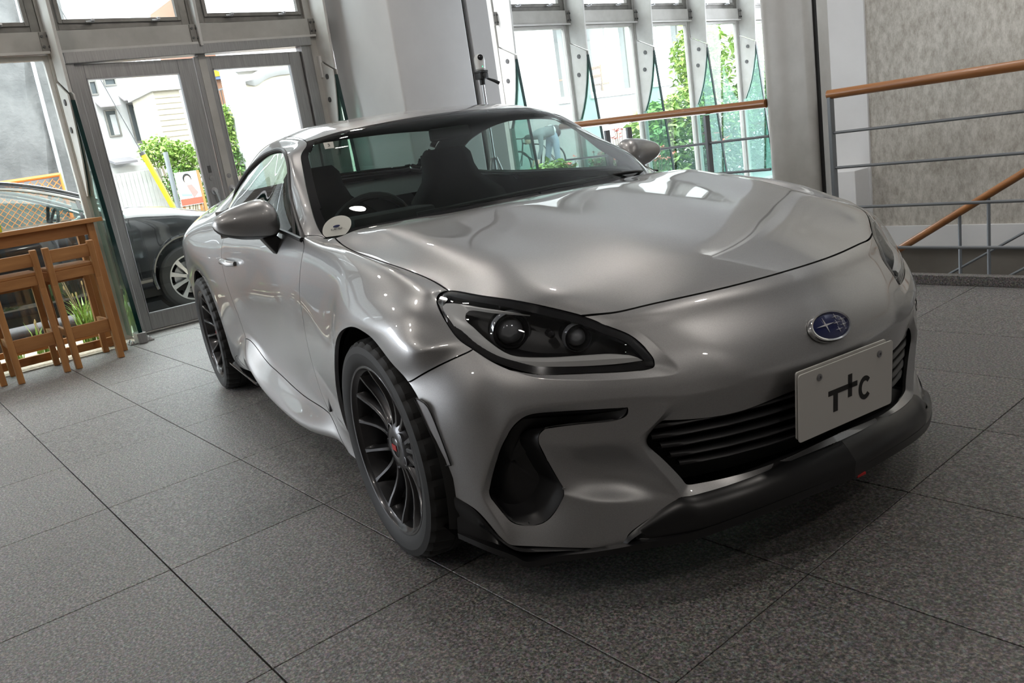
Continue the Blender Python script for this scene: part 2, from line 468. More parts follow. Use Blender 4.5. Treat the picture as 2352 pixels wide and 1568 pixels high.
rest.bb((TX0 + 9 * TA, -7.0, -.022), (5.0, 2.6, -.001)); rest.bb((-5.02, -7, -.022), (TX0 + 9 * TA, TY0 - 8 * TB - .002, -.001))
rest.build('floor_apron', M['granite'], floor)
MB().bb((FX - .02, -7.0, -.022), (-5.035, -.22, -.004)).build('floor_edge_strip', M['gravel'], floor)
MB().bb((FX, -.22, -.022), (-5.035, 2.60, -.0015)).build('floor_threshold', M['granite'], floor)

ceil_ = struct(MB().bb((FX - .1, -7.0, CEIL), (5.0, 4.3, CEIL + .2)).build('ceiling', M['ceiling']))
MB().bb((FX - .1, 4.3, CEIL), (-1.28, 12.2, CEIL + .2)).build('ceiling_panel', M['ceiling'], ceil_)
struct(MB().bb((5.0, -7.0, -.3), (5.2, 4.4, CEIL)).build('wall_front', M['back_wall']))
struct(MB().bb((FX - .1, -7.2, -.3), (5.2, -7.0, CEIL)).build('wall_left', M['back_wall']))

# stairwell beyond the guard rail
struct(MB().bb((-1.285, 4.20, .055), (5.0, 4.4, CEIL)).build('wall_back', M['plaster']))
struct(MB().bb((-1.285, 4.165, -.10), (5.0, 4.21, .055)).build('trim_1', M['white_wall']))
struct(MB().bb((-1.285, 4.20, -2.6), (5.0, 4.4, -.10)).build('wall_lower', M['stair_shade']))
struct(MB().bb((-2.05, 4.18, -2.6), (-1.285, 4.42, CEIL)).build('wall_side', M['white_wall']))
bx = MB().bb((-1.53, 3.98, -2.6), (-1.30, 4.18, .505)); struct(bx.build('trim_2', M['white_wall'], bevel=.004))
struct(MB().bb((FX, 2.60, -2.7), (5.0, 12.2, -2.6)).build('floor_lower', M['grout']))
struct(MB().bb((FX, 2.60, -2.6), (5.0, 2.72, -.30)).build('wall_under_floor', M['stair_shade']))
struct(MB().bb((-2.05, 4.42, -2.6), (-1.9, 12.2, CEIL)).build('wall_partition', M['white_wall']))
# granite kerb of the guard rail; a black strip paints the shadow in its gap
kerb = struct(MB().bb((-2.9, 2.614, -.30), (5.0, 2.668, .050)).build('trim_3', M['granite'], bevel=.003))
MB().bb((-2.9, 2.601, -.30), (5.0, 2.6145, -.003)).build('gap_shadow_strip', M['black_matte'], kerb)

# big pillar, the grey strip beside it and the dark gap between them
pil = struct(MB().bb((FX + .06, 2.11, -.0), (-4.25, 2.895, CEIL)).build('pillar', M['pillar_paint'], smooth=True, bevel=.02, seg=3))
MB().bb((FX + .06, 2.895, 0), (-4.30, 2.935, CEIL)).build('pillar_gap', M['black_matte'], pil)
MB().bb((-4.32, 2.935, 0), (-4.305, 2.955, CEIL)).build('pillar_gap_trim', M['steel'], pil)
MB().bb((FX + .06, 2.955, -.0), (-4.27, 3.19, CEIL)).build('pillar_strip', M['pillar_paint'], pil, bevel=.006)

# column at the corner of the guard rail
col = MB()
sec = []
for k in range(19):
    a = math.radians(90 + k * 10); sec.append((-1.060 + .098 * math.cos(a), 2.725 + .11 * math.sin(a)))
sec += [(-.985, 2.618), (-.955, 2.628)]
for k in range(7):
    a = math.radians(-90 + k * 15); sec.append((-.850 + .040 * math.cos(a), 2.648 + .040 * math.sin(a)))
sec += [(-.81, 2.82), (-.95, 2.835)]
col.prism([(x, y, -2.6) for x, y in sec], (0, 0, CEIL + 2.6))
colo = struct(col.build('column', M['cream_metal'], None, True, angle=30))
MB().bb((-.809, 2.655, -2.6), (-.795, 2.675, CEIL)).build('column_black_strip', M['black_matte'], colo)  # narrow black strip down the column's right edge

# ------------------------------------------------------------------ glazed facade
MUL = [-2.48, -1.36, -.24, .89, 1.98, 4.16, 5.25, 6.42, 7.50, 8.62, 9.75, 10.9]
beam = None
for a, b in zip(MUL[:-1], MUL[1:]):
    if a < 2 < b and b > 3: a2, b2 = a, 3.0
    else: a2, b2 = a, b
    mb = MB()
    pts = []
    for y in (a2, b2):
        t, u = 2.425 + zo(y), 2.275 + zo(y)
        pts += [(FX - .04, y, u), (FX + .07, y, u), (FX + .07, y, t), (FX - .04, y, t)]
    mb.v = [Vector(p) for p in pts]; mb.f = [(0, 1, 2, 3), (7, 6, 5, 4), (0, 4, 5, 1), (1, 5, 6, 2), (2, 6, 7, 3), (3, 7, 4, 0)]
    o = mb.build('trim_4', M['cream_metal'])
    if beam is None: beam = struct(o)
    else: o.parent = beam; o.name = 'beam_length'
    if True:
        mb = MB()
        for y in (a2,):
            for z in (2.425, 2.275): pass
        z = 2.28 + zo(a2); z2 = 2.28 + zo(b2)
        mb.bar((FX + .078, a2 + .02, z - .004), (FX + .078, b2 - .02, z2 - .004), .016, .018)
        mb.build('beam_edge', M['white_metal'], beam)

nwin = 0
def pane_frame(y0, y1, z0, z1, w, mat, x=FX, t=.05, par=None, name='window_frame'):
    mb = MB()
    mb.bb((x - t / 2, y0, z0), (x + t / 2, y0 + w, z1)); mb.bb((x - t / 2, y1 - w, z0), (x + t / 2, y1, z1))
    mb.bb((x - t / 2, y0 + w, z0), (x + t / 2, y1 - w, z0 + w)); mb.bb((x - t / 2, y0 + w, z1 - w), (x + t / 2, y1 - w, z1))
    return mb.build(name, mat, par, bevel=.003)
for a, b in zip(MUL[:-1], MUL[1:]):
    if a > 1.9 and b < 4.3: continue
    zc = zo((a + b) / 2)
    nwin += 1
    up = struct(pane_frame(a + .035, b - .035, 2.43 + zc, 3.42, .062, M['bronze'], FX - .01, .06, None, 'window_%d' % nwin))
    iz, oz = 2.43 + zc, 3.42
    inn = pane_frame(a + .10, b - .10, iz + .045, oz - .05, .030, M['bronze'], FX + .015, .045, up, 'window_sash')
    MB().bb((FX - .004, a + .12, iz + .07), (FX + .002, b - .12, oz - .07)).build('window_pane', M['glass'], up)
    for q in (.28, .72):
        y = a + (b - a) * q
        l = MB().bb((FX + .04, y - .03, iz + .040), (FX + .075, y + .03, iz + .052)); l.bb((FX + .055, y + .005, iz + .045), (FX + .10, y + .028, iz + .066))
        l.build('window_latch', M['aluminium'], up, bevel=.003)
# fixed panes below the beam, apart from the two door bays
for a, b in zip(MUL[:-1], MUL[1:]):
    if -.3 < a < 1.5 or (a > 1.9 and b < 4.3): continue
    nwin += 1
    zc = zo((a + b) / 2)
    fr = struct(pane_frame(a + .03, b - .03, -.02, 2.27 + zc, .035, M['white_metal'], FX - .012, .05, None, 'window_%d' % nwin))
    MB().bb((FX - .016, a + .06, .02), (FX - .008, b - .06, 2.24 + zc)).build('window_pane', M['glass'], fr)

# mullions with white blades, bolts and the glass fins below them
mull = None
for y in MUL:
    mb = MB().bb((FX - .05, y - .032, -.02), (FX + .03, y + .032, CEIL))
    o = mb.build('mullion', M['cream_metal'])
    if mull is None: mull = struct(o)
    else: o.parent = mull
    zc = zo(y)
    # bolted bracket where the beam meets the mullion
    br = MB().bb((FX + .07, y - .065, 2.285 + zc), (FX + .082, y + .005, 2.42 + zc)).build('mullion_bracket', M['bronze'], o if o.parent is None else mull)
    bt = MB()
    for dy in (-.05, -.012):
        for dz in (2.315, 2.39): bt.cyl((FX + .08, y + dy, dz + zc), (FX + .092, y + dy, dz + zc), .010, 10)
    bt.build('bracket_bolt', M['steel_dark'], mull, True)
    if abs(y - .89) < .01:
        bl = MB().prism([(FX + .05, y - .012, 3.4), (FX + .21, y - .012, 3.4), (FX + .105, y - .012, 2.24), (FX - .0, y - .012, 2.30)], (0, .024, 0))
        bl.build('mullion_blade', M['white_metal'], mull, bevel=.003); continue
    xi = FX + .28
    bl = MB().prism([(FX + .05, y - .012, 3.42), (xi + .07, y - .012, 3.42), (xi, y - .012, 1.955 + zc), (FX + .03, y - .012, 2.075 + zc)], (0, .024, 0))
    bl.build('mullion_blade', M['white_metal'], mull, bevel=.003)
    sw = [(FX + .035, 2.06), (xi - .004, 1.942)]
    for z, x in ((1.86, -5.085), (1.75, -5.105), (1.60, -5.140), (1.45, -5.185), (1.32, -5.24), (1.20, -5.305)): sw.append((x, z))
    sw += [(FX + .02, 1.20)]
    MB().prism([(x, y + .013, z + zc) for x, z in sw], (0, .012, 0)).build('fin_clamp', M['white_metal'], mull, bevel=.002)
    MB().prism([(x, y - .025, z + zc) for x, z in sw], (0, .012, 0)).build('fin_clamp', M['white_metal'], mull, bevel=.002)
    bo = MB()
    for x, z in ((-5.20, 1.90), (-5.235, 1.70)):
        bo.cyl((x, y - .034, z + zc), (x, y + .034, z + zc), .024, 14)
    bo.build('fin_bolt', M['steel_dark'], mull, True)
    # glass fin, its dark green edge and the steel shoe on the floor
    fin = [(FX + .035, 1.95 + zc), (-5.085, 1.90 + zc), (-4.925, .035), (FX + .035, .035)]
    MB().prism([(x, y - .008, z) for x, z in fin], (0, .016, 0)).build('glass_fin', M['glass_fin'], mull)
    MB().bar((-5.083, y, 1.90 + zc), (-4.920, y, .035), .030, .012, (1, 0, 0)).build('glass_fin_edge', M['glass_edge'], mull)
    if y < 2:
        sh = MB().bb((-5.02, y - .035, 0), (-4.895, y + .035, .085))
        sh.build('fin_shoe', M['steel'], mull, bevel=.004)
        pl_ = MB().bb((-5.06, y - .09, 0), (-4.93, y + .09, .010))
        for dx, dy in ((-5.03, -.07), (-4.95, -.07), (-5.03, .07), (-4.95, .07)): pl_.lathe([(0, .018), (.014, .014), (.024, .006), (.025, .0005)], (dx, y + dy, .010), (0, 0, 1), 12)
        pl_.build('fin_base_plate', M['steel'], mull, True)

# ------------------------------------------------------------------ double door of brushed steel
DX = FX
dfr = MB()
dfr.bb((DX - .05, -.175, 0), (DX + .06, -.115, 2.18)); dfr.bb((DX - .05, 1.80, 0), (DX + .06, 1.90, 2.215))
o = MB(); pts = []
for y, t, u in ((-.175, 2.245, 2.155), (1.90, 2.29, 2.205)):
    pts += [(DX - .05, y, u), (DX + .085, y, u), (DX + .085, y, t), (DX - .05, y, t)]
dfr.add(pts, [(0, 1, 2, 3), (7, 6, 5, 4), (0, 4, 5, 1), (1, 5, 6, 2), (2, 6, 7, 3), (3, 7, 4, 0)])
dfr.bb((DX - .04, -.115, 0), (DX + .04, 1.80, .018))
struct(dfr.build('trim_5', M['steel'], bevel=.004))
def leaf(n, y0, y1, g0, g1, zt, gzt, gzb, lock_side):
    d = empty('door_%d' % n, (DX, (y0 + y1) / 2, 0)); struct(d)
    c = (y0 + y1) / 2
    mb = MB()
    mb.bb((-.022, y0 - c, .02), (.026, g0 - c, zt)); mb.bb((-.022, g1 - c, .02), (.026, y1 - c, zt))
    mb.bb((-.022, g0 - c, .02), (.026, g1 - c, gzb)); mb.bb((-.022, g0 - c, gzt), (.026, g1 - c, zt))
    mb.build('door_frame', M['steel'], d, bevel=.003)
    gb = MB()
    for (a, b, e, f) in ((g0, g0 + .008, gzb, gzt), (g1 - .008, g1, gzb, gzt), (g0, g1, gzb, gzb + .008), (g0, g1, gzt - .008, gzt)):
        gb.bb((-.012, a - c, e), (.029, b - c, f))
    gb.build('glazing_bead', M['aluminium'], d)
    MB().bb((-.003, g0 - c, gzb), (.003, g1 - c, gzt)).build('door_pane', M['glass'], d)
    y = (y1 - .075) if lock_side > 0 else (y0 + .07)
    MB().bb((.024, y - c - .014, 1.215), (.029, y - c + .014, 1.275)).build('lock_plate', M['steel_dark'], d)
    MB().lathe([(.024, .022), (.032, .020), (.034, .001)], (0, y - c, 1.17), (1, 0, 0), 16).build('lock_cylinder', M['steel'], d, True)
    h = MB().lathe([(.024, .032), (.033, .030), (.035, .012), (.06, .011), (.062, .001)], (0, y - c, 1.06), (1, 0, 0), 20)
    h.tube([(.055, y - c, 1.06), (.062, y - c + .01, 1.03), (.066, y - c + .02, .96), (.062, y - c + .018, .93)], .010, 8)
    h.build('door_handle', M['aluminium'], d, True)
    return d
leaf(1, -.112, .812, -.045, .678, 2.155, 2.045, .155, 1)
leaf(2, .822, 1.797, .962, 1.682, 2.165, 2.06, .155, -1)
# entry phone on the jamb beside the pillar, conduit next to it
ep = tag(MB().bb((FX + .045, 1.945, 1.915), (FX + .085, 2.045, 2.11)).build('entry_phone', M['white_plastic'], bevel=.006), 'white wall-mounted entry phone box between the steel door and the pillar', 'intercom')
gr = MB()
for k in range(9): gr.bb((FX + .084, 1.985, 2.00 + k * .010), (FX + .087, 2.035, 2.005 + k * .010))
gr.build('speaker_grille', M['rail_metal'], ep)
struct(MB().bb((FX - .03, 1.905, 0), (FX + .045, 2.10, CEIL)).build('trim_6', M['cream_metal']))

# ------------------------------------------------------------------ guard rails
def rail(name, label, x0, x1, posts, zs, ztop, flat):
    g = empty(name, ((x0 + x1) / 2, 2.65, 0)); tag(g, label, 'railing')
    c = (x0 + x1) / 2
    hp = [(x - c, 0, ztop + ((-1.06 - x) * .034 if flat else 0)) for x in np.linspace(x0, x1, 6)]
    MB().tube(hp, .026, 14).build('handrail', M['handrail'], g, True)
    for z in zs:
        MB().cyl((x0 - c, 0, z), (x1 - c, 0, z), .0085, 10).build('rail_bar', M['rail_metal'], g, True)
    for x in posts:
        MB().bb((x - c - .010, -.022, .05), (x - c + .010, .022, ztop - .015)).build('rail_post', M['rail_metal'], g, bevel=.002)
    return g
rail('guard_rail', 'guard rail with wooden handrail and four grey bars right of the column', -.74, 3.6, (-.727, 1.15, 3.0), (.86, .662, .430, .195), 1.075, False)
rail('guard_rail', 'guard rail with wooden handrail behind the car roof, left of the column', -2.95, -1.14, (-2.475, -2.262, -1.586), (.885, .684, .44, .20), 1.078, True)
sr = empty('stair_rail', (-.06, 3.6, .42)); tag(sr, 'sloping wooden stair handrail on thin grey posts against the textured wall', 'railing')
d = Vector((.70, 0, .430))
a, b = Vector((-.78, 0, -.44)), Vector((1.7, 0, -.44 + 2.48 * .614))
MB().tube([a, a * .5 + b * .5, b], .024, 14).build('handrail', M['handrail'], sr, True)
for off in (.36, .58):
    MB().cyl(a - Vector((0, 0, off)), b - Vector((0, 0, off)), .008, 8).build('rail_bar', M['rail_metal'], sr, True)
for x in (-.365, -.195, .55, 1.2):
    zt = a.z + (x - a.x) * .614
    MB().cyl((x, 0, zt - .01), (x, 0, zt - 1.05), .011, 8).build('rail_post', M['rail_metal'], sr, True)
st = struct(MB().bb((-1.2, 3.0, -2.6), (-.9, 4.165, -1.1)).build('stair', M['granite']))
for k in range(9):
    MB().bb((-.9 + k * .28, 3.0, -2.6), (-.9 + (k + 1) * .28, 4.165, -1.1 + (k + 1) * .172)).build('stair_step', M['granite'], st)

# recessed ceiling lamps
for k, (x, y) in enumerate(LAMPS):
    dl = MB().lathe([(0, .115), (-.012, .11), (-.014, .095), (.0, .090), (.045, .085)], (x, y, CEIL - .0), (0, 0, 1), 28).build('downlight', M['white_plastic'], None, True)
    tag(dl, 'round recessed downlight in the grey ceiling', 'lamp', 'recessed ceiling downlights')
CAR_P = {
'a0':(0.6715,0,0.6806),'a1':(0.6534,0.1967,0.6787),'a2':(0.6029,0.3719,0.6759),'a3':(0.5761,0.4477,0.67),'E0':(0.5339,0.5147,0.6755),'b0':(0.706,0,0.65),
'b1':(0.6919,0.165,0.648),'b2':(0.6406,0.3495,0.6489),'b3':(0.5985,0.4407,0.6487),'h1':(0.5784,0.4765,0.6468),'c0':(0.731,0,0.62),'c1':(0.7188,0.16,0.617),
'c2':(0.6692,0.3274,0.6245),'c3':(0.6304,0.4198,0.623),'h2':(0.6164,0.4416,0.6195),'d0':(0.7715,0,0.575),'d1':(0.7609,0.15,0.571),'d2':(0.7266,0.2994,0.5752),
'd3':(0.6792,0.4027,0.5788),'h3':(0.6575,0.4269,0.5798),'e0':(0.7964,0,0.535),'e1':(0.7852,0.145,0.531),'e2':(0.7627,0.2757,0.5289),'e3':(0.7076,0.396,0.5402),
'h4':(0.6688,0.4283,0.5611),'m0':(0.8062,0,0.51),'m1':(0.7947,0.14,0.507),'m2':(0.7723,0.2666,0.5067),'m3':(0.729,0.376,0.5092),'k0':(0.8116,0,0.485),'k1':(0.7994,0.14,0.483),
'k2':(0.7756,0.2588,0.4867),'k3':(0.7357,0.3727,0.4831),'h5':(0.6681,0.4427,0.5513),'h6':(0.6231,0.5235,0.5581),'h7':(0.5789,0.5878,0.5658),'h8':(0.5296,0.6502,0.573),
'h9':(0.4855,0.6905,0.5878),'h10':(0.4457,0.7141,0.6083),'h11':(0.404,0.7347,0.6355),'h12':(0.3695,0.7497,0.6576),'h13':(0.3233,0.752,0.6905),'h14':(0.2472,0.7357,0.7338),
'f4':(0.6807,0.4556,0.5388),'f6':(0.6342,0.5336,0.5461),'f7':(0.5878,0.5964,0.5553),'f8':(0.536,0.6551,0.5673),'m4':(0.689,0.4567,0.5185),'m6':(0.641,0.5381,0.5264),
'm7':(0.5951,0.6025,0.5339),'m8':(0.5477,0.6597,0.5422),'m9':(0.509,0.6977,0.5527),'m10':(0.4794,0.7224,0.5624),'m11':(0.4517,0.7431,0.5714),'k4':(0.6933,0.4608,0.4972),
'k6':(0.6459,0.5427,0.5044),'k7':(0.6027,0.6061,0.507),'k8':(0.5626,0.6587,0.508),'k9':(0.5339,0.6932,0.5049),'k10':(0.5158,0.7149,0.4961),'k11':(0.5025,0.7306,0.4801),
's0':(0.3655,0.7881,0.613),'q0':(0.3202,0.8271,0.5893),'n12':(0.4357,0.7679,0.5566),'n13':(0.4229,0.7916,0.5273),'n14':(0.4048,0.8092,0.4935),'n15':(0.4112,0.807,0.4426),
'n16':(0.4076,0.8072,0.3817),'n17':(0.4034,0.807,0.3205),'B12':(0.4908,0.7426,0.458),'B13':(0.4779,0.7543,0.4287),'B14':(0.4647,0.7654,0.3967),'B15':(0.4506,0.776,0.3593),
'B16':(0.4375,0.7849,0.3221),'B17':(0.4342,0.7876,0.2841),'B18':(0.4611,0.7694,0.2236),'B19':(0.4927,0.746,0.1822),'B20':(0.5723,0.6622,0.175),'B21':(0.6408,0.5708,0.1649),
'A0':(0.2518,0.85,0.5591),'AB2':(0.3286,0.8449,0.475),'AB4':(0.3511,0.835,0.3628),'AB5':(0.3609,0.8296,0.2856),'LP2':(0.413,0.8027,0.2555),'LP3':(0.4607,0.7748,0.1916),
'LP4':(0.486,0.7539,0.1691),'LP5':(0.5722,0.6644,0.1613),'LP6':(0.6445,0.5669,0.1515),'LP7':(0.6551,0.5465,0.175),'LP8':(0.6734,0.5078,0.203),'i3':(0.6629,0.5111,0.4792),
'i6':(0.639,0.5411,0.4805),'i7':(0.592,0.6024,0.484),'i8':(0.5487,0.6569,0.4863),'i9':(0.5249,0.6857,0.4829),'i10':(0.5098,0.703,0.4711),'i11':(0.4978,0.716,0.4555),
'i12':(0.4868,0.7271,0.435),'i13':(0.4741,0.7382,0.4096),'i14':(0.4626,0.7474,0.3803),'i15':(0.4498,0.7567,0.3469),'i16':(0.4393,0.7651,0.3134),'i17':(0.4371,0.7676,0.2856),
'i18':(0.4518,0.7556,0.2524),'i19':(0.4729,0.7395,0.222),'i20':(0.5007,0.7131,0.2129),'i21':(0.5236,0.6851,0.2194),'i22':(0.5409,0.6604,0.2451),'i23':(0.5534,0.6412,0.2797),
'i24':(0.5489,0.6358,0.2939),'i25':(0.537,0.6454,0.3287),'i26':(0.5339,0.6596,0.3695),'i27':(0.5402,0.6773,0.4156),'i28':(0.5449,0.6777,0.438),'i29':(0.5567,0.6661,0.454),
'i30':(0.6017,0.6073,0.4578),'i31':(0.6543,0.527,0.4576),'u4':(0.7103,0.4314,0.4717),'v5':(0.6756,0.4975,0.4048),'w6':(0.6847,0.4714,0.3399),'w7':(0.7026,0.4341,0.2745),
'T7':(0.7081,0.4271,0.2457),'g0':(0.7947,0,0.431),'g1':(0.7822,0.14,0.43),'g2':(0.7511,0.2835,0.4164),'g3':(0.7014,0.4116,0.4276),'g4':(0.6853,0.4461,0.4273),
'g5':(0.67,0.4732,0.3935),'g6':(0.6792,0.4476,0.3494),'g7':(0.6979,0.404,0.2819),'g8':(0.7055,0.389,0.267),'g9':(0.7448,0.2873,0.2655),'g10':(0.7732,0.1603,0.2714),
'g11':(0.7876,0,0.284),'T8':(0.7241,0.3917,0.2456),'T9':(0.762,0.2922,0.2556),'T10':(0.7907,0.1657,0.2683),'T11':(0.8062,0,0.273),'r1b':(0.5941,0.6101,0.4067),
'r1c':(0.6377,0.5515,0.4042),'pb':(0.5695,0.5763,0.3165),'pc':(0.6193,0.5067,0.3159),'r2b':(0.6066,0.5807,0.2608),'r2c':(0.6604,0.5043,0.2517),'ob':(0.5845,0.6269,0.2189),
'oc':(0.6362,0.5603,0.2119),'E1':(0.4674,0.588,0.7115),'E2':(0.4076,0.63,0.7293),'E3':(0.3258,0.664,0.7398),'E4':(0.2198,0.69,0.747),'E5':(0.0052,0.711,0.7948),
'E6':(-0.2223,0.718,0.8162),'E7':(-0.4107,0.718,0.8344),'E8':(-0.5371,0.714,0.8677),'H10':(0.58,0,0.722),'H11':(0.5642,0.1663,0.7242),'H12':(0.5309,0.3234,0.7126),
'H13':(0.49,0.462,0.718),'H14':(0.4787,0.525,0.7228),'H20':(0.47,0,0.757),'H21':(0.4577,0.1771,0.7589),'H22':(0.4318,0.3444,0.7469),'H23':(0.4,0.492,0.752),
'H24':(0.4038,0.561,0.7487),'H30':(0.36,0,0.783),'H31':(0.3494,0.1854,0.7867),'H32':(0.3273,0.3605,0.7764),'H33':(0.3,0.515,0.783),'H34':(0.3129,0.5895,0.7694),
'H40':(0.24,0,0.806),'H41':(0.2294,0.1944,0.8111),'H42':(0.2073,0.378,0.8022),'H43':(0.18,0.54,0.81),'H44':(0.1999,0.615,0.7865),'H50':(0.05,0,0.84),'H51':(0.0412,0.2034,0.8444),
'H52':(0.0227,0.3955,0.8348),'H53':(0,0.565,0.842),'H54':(0.0026,0.638,0.8264),'H60':(-0.15,0,0.872),'H61':(-0.1553,0.2106,0.8742),'H62':(-0.1664,0.4095,0.8626),
'H63':(-0.18,0.585,0.868),'H64':(-0.2011,0.6515,0.8501),'H70':(-0.3,0,0.889),'H71':(-0.3035,0.216,0.8916),'H72':(-0.3109,0.42,0.8803),'H73':(-0.32,0.6,0.886),
'H74':(-0.3654,0.659,0.8682),'H80':(-0.37,0,0.895),'H81':(-0.5223,0.2,0.8795),'H82':(-0.4849,0.395,0.8848),'H83':(-0.4803,0.56,0.8856),'H84':(-0.5039,0.66,0.8805),
'A1':(0.1928,0.86,0.5978),'A2':(0.114,0.865,0.6438),'A3':(0.0459,0.868,0.6622),'A4':(-0.0243,0.87,0.6669),'A5':(-0.1117,0.872,0.6503),'A6':(-0.1999,0.874,0.6072),
'A7':(-0.2826,0.87,0.5214),'A8':(-0.3428,0.865,0.4131),'A9':(-0.3491,0.86,0.3218),'A10':(-0.3355,0.855,0.2769),'A11':(-0.3076,0.84,0.1794),'q1':(0.3135,0.852,0.6377),
's1':(0.3474,0.8,0.6484),'q2':(0.2319,0.856,0.6734),'s2':(0.2935,0.808,0.6856),'q3':(0.1491,0.862,0.6931),'s3':(0.2206,0.812,0.7269),'s4':(0.06,0.828,0.745),
'q4':(0,0.866,0.7),'s5':(-0.06,0.828,0.765),'q5':(-0.1,0.866,0.695),'s6':(-0.19,0.826,0.775),'q6':(-0.215,0.862,0.665),'s7':(-0.345,0.818,0.78),'q7':(-0.36,0.85,0.62),
'c4':(0.1924,0.752,0.7649),'c5':(0.0256,0.758,0.8099),'c6':(-0.1913,0.762,0.8351),'c7':(-0.3583,0.764,0.8528),'D0':(-0.6925,0.775,0.865),'D1':(-0.6473,0.803,0.8158),
'D2':(-0.6896,0.825,0.7071),'D3':(-0.7111,0.826,0.6247),'D4':(-0.7361,0.826,0.5079),'D5':(-0.6767,0.83,0.3473),'D6':(-0.5992,0.835,0.2829),'W0':(-0.64,0.722,0.8667),
'J00':(-0.95,0.778,0.893),'J06':(-0.9725,0.822,0.2664),'J01':(-0.9503,0.815,0.825),'J02':(-0.9518,0.832,0.715),'J03':(-0.9544,0.828,0.615),'J04':(-0.9589,0.815,0.5),
'J05':(-0.9648,0.812,0.385),'J10':(-1.25,0.779,0.902),'J16':(-1.3028,0.822,0.2955),'J11':(-1.2509,0.822,0.825),'J12':(-1.255,0.834,0.715),'J13':(-1.2618,0.829,0.615),
'J14':(-1.2732,0.81,0.5),'J15':(-1.2884,0.806,0.385),'J20':(-1.56,0.775,0.912),'J26':(-1.5457,0.826,0.3303),'J21':(-1.5597,0.827,0.825),'J22':(-1.5584,0.842,0.715),
'J23':(-1.5563,0.838,0.615),'J24':(-1.5528,0.82,0.5),'J25':(-1.5485,0.815,0.3903),'J30':(-1.87,0.768,0.921),'J36':(-1.7714,0.836,0.4091),'J31':(-1.8665,0.834,0.825),
'J32':(-1.854,0.856,0.715),'J33':(-1.8348,0.856,0.615),'J34':(-1.8033,0.848,0.5),'J35':(-1.7932,0.846,0.4991),'K0':(-0.424,0.846,0.1942),'K1':(-0.5752,0.858,0.21),
'K2':(-0.8789,0.866,0.1708),'K3':(-1.2552,0.868,0.1747),'K4':(-1.4893,0.87,0.2096),'K5':(-1.6506,0.874,0.2606),'KM1':(-0.586,0.864,0.2428),'KB1':(-0.5752,0.798,0.175),
'KM2':(-0.921,0.872,0.2138),'KB2':(-0.8789,0.806,0.1358),'KM3':(-1.2766,0.874,0.2291),'KB3':(-1.2552,0.808,0.1397),'KM4':(-1.5147,0.876,0.2639),'KB4':(-1.4893,0.81,0.1746),
'KM5':(-1.705,0.88,0.3274),'KB5':(-1.6506,0.814,0.2256),'KB0':(-0.424,0.786,0.1742),'R0':(-2.2486,0.845,0.1831),'R1':(-2.2243,0.856,0.3457),'R2':(-2.2765,0.862,0.5015),
'R3':(-2.3885,0.866,0.6135),'R4':(-2.5139,0.868,0.6617),'R5':(-2.6661,0.868,0.655),'R6':(-2.8239,0.866,0.5639),'R7':(-2.915,0.858,0.4061),'R8':(-2.915,0.84,0.2239),
'Q0':(-2.1,0.755,0.937),'Q01':(-2.12,0.836,0.85),'Q02':(-2.14,0.872,0.745),'Q03':(-2.16,0.876,0.64),'Q04':(-2.12,0.862,0.52),'Q05':(-2.08,0.852,0.42),'T0':(-2.36,0.735,0.952),
'T1':(-2.62,0.7,0.968),'T2':(-2.93,0.665,0.972),'T3':(-3.26,0.6,0.968),'Y0':(-2.36,0.842,0.862),'Y1':(-2.6,0.848,0.868),'Y2':(-2.93,0.822,0.87),'Y3':(-3.24,0.72,0.868),
'Z0':(-2.38,0.884,0.752),'Z1':(-2.6,0.887,0.76),'Z2':(-2.93,0.868,0.755),'Z3':(-3.24,0.76,0.752),'V2':(-2.98,0.862,0.55),'V3':(-3.26,0.76,0.56),'U2':(-3,0.85,0.36),
'U3':(-3.27,0.75,0.36),'KQ':(-2.21,0.862,0.22),'W1':(-0.7586,0.705,0.9582),'W2':(-0.9222,0.662,1.047),'W3':(-1.052,0.622,1.1219),'W4':(-1.1164,0.594,1.1629),
'W5':(-1.1493,0.553,1.2004),'L1':(-0.9017,0.728,0.9629),'L2':(-0.9962,0.703,1.0224),'L3':(-1.1017,0.662,1.1197),'L4':(-1.1999,0.638,1.1693),'L5':(-1.354,0.613,1.1915),
'L6':(-1.5306,0.604,1.1951),'L7':(-1.7795,0.602,1.1794),'L8':(-2.083,0.617,1.1208),'L9':(-2.2345,0.645,1.0508),'L10':(-2.2197,0.69,0.9753),'L11':(-2.27,0.722,0.958),
'O1':(-0.8301,0.7265,0.9656),'O2':(-0.9592,0.6925,1.0397),'O3':(-1.0768,0.652,1.1258),'O4':(-1.1582,0.62,1.1691),'O5':(-1.2517,0.587,1.1989),'O0':(-0.6575,0.75,0.8668),
'RA1':(-1.45,0.548,1.243),'RA2':(-1.76,0.545,1.238),'RA3':(-2.08,0.535,1.202),'RO1':(-1.45,0.585,1.225),'RO2':(-1.74,0.583,1.218),'RO3':(-2.04,0.585,1.172),
'GE1':(-2.4,0.552,1.118),'GE2':(-2.72,0.59,1.012),'RT2':(-1.0825,0.4,1.2237),'RT1':(-1.0755,0.2,1.2343),'RT0':(-1.0637,0,1.2391),'RT3x':(-1.1131,0.475,1.2135),
'RF00':(-1.45,0,1.288),'RF01':(-1.45,0.2,1.285),'RF02':(-1.44,0.4,1.273),'RF03':(-1.445,0.474,1.263),'RF10':(-1.78,0,1.284),'RF11':(-1.78,0.2,1.281),'RF12':(-1.77,0.4,1.269),
'RF13':(-1.765,0.4725,1.2585),'RF20':(-2.12,0,1.245),'RF21':(-2.12,0.2,1.242),'RF22':(-2.11,0.4,1.23),'RF23':(-2.095,0.4675,1.221),'BG0':(-2.42,0,1.16),
